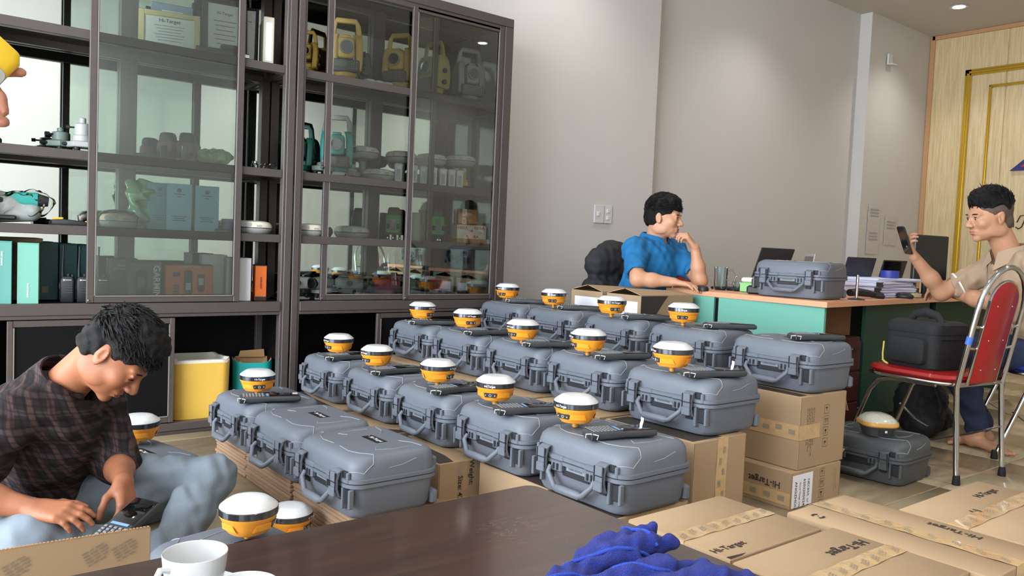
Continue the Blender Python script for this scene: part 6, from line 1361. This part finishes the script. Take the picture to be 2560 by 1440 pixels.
P = [('+', .06, 'f', tuple(pel), tuple(nb-V3(0, .0, .16)), .165, .185, (0, -1, 0), 1.3), ('+', .05, 'c', tuple(Rs*.75+nb*.25-V3(0, 0, .01)), tuple(Ls*.75+nb*.25-V3(0, 0, .01)), .078, .078), ('+', .05, 'f', tuple(nb-V3(0, -.02, .10)), tuple(nb-V3(0, 0, .085)), .12, .085, (0, -1, 0), 1.1)]
P.append(('-', .012, 'c', tuple(nb-V3(0, .02, .04)), tuple(nb+V3(0, -.03, .12)), .072, .082))
for a, b in ((Rs, Re), (Ls, Le)): limb(P, [a, a*.32+b*.68], [.072, .066], .05)
for a, b in ((Rs, Re), (Ls, Le)): P.append(('-', .004, 'c', tuple(a*.32+b*.68+unit(b-a)*.066), tuple(b+unit(b-a)*.05), .070, .078))
P.append(('&', .01, 'p', (0, 0, .56), (0, 0, -1)))
sh = put('polo_shirt', shift(sdf(P, .006, .008, 40, 12, 'polo_shirt', [bl]), org), p2)
collar(sh, nb-V3(0, -.005, .005), V3(0, -.18, 1), (.25, -.9, 0), .082, bl, org, .046, .5, .055)
P = [('+', .05, 'c', (3.88, 3.62, .55), (3.90, 3.2, .54), .105, .082), ('+', .05, 'c', (4.07, 3.62, .55), (4.10, 3.2, .54), .105, .082), ('+', .03, 'c', (3.90, 3.2, .54), (3.90, 3.24, .1), .08, .055), ('+', .03, 'c', (4.10, 3.2, .54), (4.10, 3.24, .1), .08, .055)]
put('trousers', shift(sdf(P, .009, .01, 30, 3, 'trousers', [jean_d]), org), p2)
hd.hair(p2, .006, .018, True, 600, .024, 5, .022, (.6, .2, .1), org); det(hd, p2, org, lipB, brow_w=1.1)
tag(ob('computer_mouse', MB().loft([[(x*sx, y*sx, z) for x, y in rr(.06, .10, .028, 4)] for z, sx in ((0, .96), (.012, 1), (.026, .85), (.033, .5))]), black_pl, None, (3.885, 3.03, DZ), (0, 0, R(-20))), 'black mouse under the right hand of the man in blue', 'mouse')

# --- man in tan, seated sideways, looking at a phone
org = (4.85, 1.60, 0); p3 = thing('person', 'person in a tan polo shirt and dark jeans looking at a phone, barefoot', 'person', org)
hd = Head((4.565, 1.735, 1.258), (-.80, .60, -.16), (.03, -.03, 1), 1.08)
P = []; hd.prims(P); nb = V3(4.68, 1.675, 1.065)
P.append(('+', .03, 'c', hd.g(-.032, 0, -.05), tuple(nb-V3(-.01, .01, .02)), .058, .066)); pel = V3(4.93, 1.535, .56); f3 = V3(-.78, .63, 0)
P.append(('+', .05, 'f', tuple(pel), tuple(nb+V3(.06, -.04, -.15)), .14, .145, tuple(f3), 1.3))
Ls, Le, Lw = V3(4.60, 1.53, .995), V3(4.68, 1.70, .795), V3(4.86, 2.05, .852)
Rs, Re, Rw = V3(4.87, 1.80, .995), V3(4.735, 2.02, .84), V3(4.565, 2.105, 1.035)
limb(P, [Rs, Re], [.050, .044]); limb(P, [Re, Re*.6+Rw*.4, Rw], [.044, .042, .028]); limb(P, [Ls, Le], [.050, .044]); limb(P, [Le, Le*.6+Lw*.4, Lw], [.045, .043, .029])
hand(P, Lw, (.36, .92, -.12), (.1, -.05, .99), 1.03, [(.35, .4, .3), (.4, .45, .3), (.5, .5, .3), (.55, .5, .3)], thumb=(.5, .8), side=-1)
hand(P, Rw, (-.45, .28, .80), (-.50, .80, -.45), 1.02, [(.75, .75, .5), (.8, .8, .5), (.85, .85, .5), (.9, .9, .5)], thumb=(.5, 1.2), side=1)
K = [(V3(4.99, 1.66, .55), V3(4.76, 2.02, .53), V3(4.84, 1.80, .10)), (V3(4.84, 1.50, .55), V3(4.60, 1.86, .53), V3(4.73, 1.78, .10))]
for h_, k_, a_ in K: limb(P, [h_, k_], [.085, .06], .04); limb(P, [k_, a_], [.058, .036], .03)
for (h_, k_, a_), dx in zip(K, ((-.11, .09), (-.03, -.13))):
    d = V3(dx[0], dx[1], 0); d = unit(d); s_ = V3(-d[1], d[0], 0); P.append(('+', .03, 'f', tuple(a_+V3(0, 0, -.05)-d*.03), tuple(a_+d*.13+V3(0, 0, -.075)), .042, .034, (0, 0, 1), 1.3)); P.append(('+', .02, 'c', tuple(a_), tuple(a_-d*.02+V3(0, 0, -.06)), .036, .036))
    for i in range(5): P.append(('+', .003, 'c', tuple(a_+d*.15+s_*(.03-.015*i)+V3(0, 0, -.078)), tuple(a_+d*(.19-.008*i)+s_*(.034-.017*i)+V3(0, 0, -.085)), .0125-.001*i, .011-.001*i))
put('body', shift(sdf(P, .0042, 0, 1, 1, 'body', [skinC]), org), p3)
tn = mat('polo_tan', (166, 142, 118), .8, var=.04, vs=10, bump=.25, bs=420)
P = [('+', .06, 'f', tuple(pel), tuple(nb+V3(.06, -.045, -.17)), .165, .175, tuple(f3), 1.25), ('+', .05, 'c', tuple(Rs*.75+nb*.25-V3(0, 0, .01)), tuple(Ls*.75+nb*.25-V3(0, 0, .01)), .078, .078), ('+', .05, 'f', tuple(nb+V3(.03, -.02, -.10)), tuple(nb+V3(.01, -.01, -.085)), .12, .085, tuple(f3), 1.1)]
P.append(('-', .012, 'c', tuple(nb-V3(.01, -.01, .03)), tuple(nb+V3(-.05, .03, .12)), .070, .08))
for a, b in ((Rs, Re), (Ls, Le)): limb(P, [a, a*.3+b*.7], [.072, .066], .05); P.append(('-', .004, 'c', tuple(a*.3+b*.7+unit(b-a)*.066), tuple(b+unit(b-a)*.06), .070, .078))
P.append(('&', .01, 'p', (0, 0, .52), (0, 0, -1)))
sh = put('polo_shirt', shift(sdf(P, .006, .008, 40, 21, 'polo_shirt', [tn]), org), p3)
collar(sh, nb+V3(.004, -.003, -.005), V3(-.22, .16, 1), tuple(f3), .081, tn, org, .048, .5, .05)
wtr = mat('trim_white', (224, 220, 212), .7)
for a, b in ((Rs, Re), (Ls, Le)):
    d = unit(b-a); e = a*.3+b*.7; q = MB(); q.tube([tuple(e-d*.012), tuple(e-d*.003)], .0725, 24); put('sleeve_trim', shift(q.mesh('sleeve_trim', wtr, 60), org), sh)
P = []
for h_, k_, a_ in K: limb(P, [h_, k_], [.105, .083], .04); limb(P, [k_, a_+V3(0, 0, .03)], [.080, .056], .03)
put('trousers', shift(sdf(P, .008, .010, 30, 5, 'trousers', [jean_d]), org), p3)
hd.hair(p3, .0055, .010, False, 800, .026, 9, .030, (.2, 0, .9), org, .072); det(hd, p3, org, lipB, brow_w=1.1)
# shaved sides of the head
fade = mat('hair_fade', (84, 68, 60), .7, var=.12, vs=60); P = [('+', .02, 'e', *hd.e((-.016, 0, .034), (.098, .0785, .084))), ('+', .02, 'e', *hd.e((-.06, 0, -.03), (.044, .063, .05))), ('-', .006, 'e', *hd.e((.115, 0, -.04), (.072, .12, .115))), ('-', .006, 'e', *hd.e((.02, 0, -.105), (.08, .13, .085)))]
for y in (1, -1): P.append(('-', .005, 'e', *hd.e((-.004, y*.092, -.016), (.026, .030, .040))))
put('hair_fade', shift(sdf(P, .006, .001, 90, 2, 'hair_fade', [fade]), org), p3)
ph = thing('smartphone', 'black smartphone held up by the man in tan', 'phone', (4.50, 2.135, 1.125)); fx = unit(V3(-.32, .20, .93)); fn = unit(np.cross(fx, V3(.55, .80, .1))); fy = np.cross(fn, fx)
q = MB(); q.loft([[tuple(fx*v+fy*u+fn*o) for u, v in rr(w, h, .012, 3)] for o, w, h in ((-.005, .074, .160), (-.003, .078, .164), (.003, .078, .164), (.005, .074, .160))]); ob('body', q, black_pl, ph)
q = MB(); q.loft([[tuple(fx*v+fy*u+fn*o) for u, v in rr(.070, .154, .008, 3)] for o in (.0048, .0056)]); ob('screen', q, screen_m, ph); q = MB(); q.loft([[tuple(fx*(.062+v)+fy*(.022+u)-fn*o) for u, v in rr(.02, .026, .006, 3)] for o in (.0045, .007)][::-1]); ob('camera_island', q, screen_m, ph)

# --- hands of someone standing at the left edge, holding a yellow instrument
org = (-.28, 1.45, 0); p4 = thing('person', 'person at the left edge, only the fingers holding a yellow instrument in view', 'person', org)
skD = skin_mat('skin_left', (178, 122, 100), None)
P = []; hd = Head((-.36, 1.30, 1.62), (.8, .5, -.3), (0, 0, 1), 1.0); hd.prims(P); nb = V3(-.42, 1.28, 1.44)
P.append(('+', .03, 'c', hd.g(-.03, 0, -.05), tuple(nb), .055, .062)); P.append(('+', .05, 'f', (-.46, 1.26, .95), (-.44, 1.27, 1.28), .13, .15, (.8, .5, 0), 1.3))
Rs, Re, Rw = V3(-.36, 1.12, 1.35), V3(-.20, 1.16, 1.08), V3(.012, 1.282, 1.155); Ls, Le, Lw = V3(-.52, 1.44, 1.35), V3(-.27, 1.46, 1.10), V3(-.06, 1.36, 1.12)
limb(P, [Rs, Re], [.05, .042]); limb(P, [Re, Re*.5+Rw*.5, Rw], [.044, .04, .027]); limb(P, [Ls, Le], [.05, .042]); limb(P, [Le, Lw], [.042, .027])
hand(P, Rw, (.74, -.60, .30), (-.35, .25, .90), 1., [(-.05, .25, .2), (.5, .7, .4), (.6, .7, .4), (.6, .7, .4)], thumb=(.9, .5), side=1)
hand(P, Lw, (.80, -.35, .25), (.1, .85, -.3), 1., [(.4, .5, .4)]*4, thumb=(.8, .8), side=-1)
put('body', shift(sdf(P, .005, 0, 1, 1, 'body', [skD]), org), p4)
P = [('+', .05, 'f', (-.46, 1.26, .92), (-.44, 1.27, 1.26), .15, .17, (.8, .5, 0), 1.3), ('+', .05, 'c', tuple(Rs), tuple(Ls), .075, .075)]; limb(P, [Rs, Rs*.4+Re*.6], [.075, .066]); limb(P, [Ls, Ls*.4+Le*.6], [.075, .066])
P.append(('-', .01, 'c', tuple(nb-V3(0, 0, .04)), tuple(nb+V3(.02, .01, .1)), .07, .075)); put('shirt', shift(sdf(P, .009, .01, 26, 2, 'shirt', [mat('tee_grey', (96, 98, 104), .8)]), org), p4)
P = [('+', .06, 'c', (-.53, 1.35, .90), (-.53, 1.38, .48), .12, .075), ('+', .03, 'c', (-.53, 1.38, .48), (-.53, 1.36, .05), .07, .052), ('+', .06, 'c', (-.40, 1.17, .90), (-.38, 1.18, .48), .12, .075), ('+', .03, 'c', (-.38, 1.18, .48), (-.38, 1.16, .05), .07, .052), ('+', .03, 'f', (-.53, 1.36, .03), (-.37, 1.45, .03), .05, .04, (0, 0, 1), 1.4), ('+', .03, 'f', (-.38, 1.16, .03), (-.22, 1.24, .03), .05, .04, (0, 0, 1), 1.4)]
put('trousers', shift(sdf(P, .01, .01, 26, 4, 'trousers', [jean_d]), org), p4)
hd.hair(p4, .007, .04, True, 250, .024, 6, .02, (0, 0, 0), org)
yi = thing('yellow_instrument', 'yellow and grey instrument held at the left edge of the picture', 'survey instrument', (.106, 1.214, 1.204), rot=(R(10), R(35), R(20))); yi.scale = (.55,)*3
q = MB(); q.loft([ring(.09, .08, .02, -.07, 4), ring(.11, .095, .025, -.05, 4), ring(.115, .10, .025, .04, 4), ring(.09, .08, .02, .06, 4)]); ob('housing', q, mat('instrument_bright_yellow', (238, 200, 50), .4), yi)
q = MB(); q.loft([[(.02+x, -.048-o, -.02+z) for x, z in rr(w, w*.8, .015, 3)] for o, w in ((0, .06), (.008, .052))][::-1]); ob('grey_panel', q, greysh, yi)
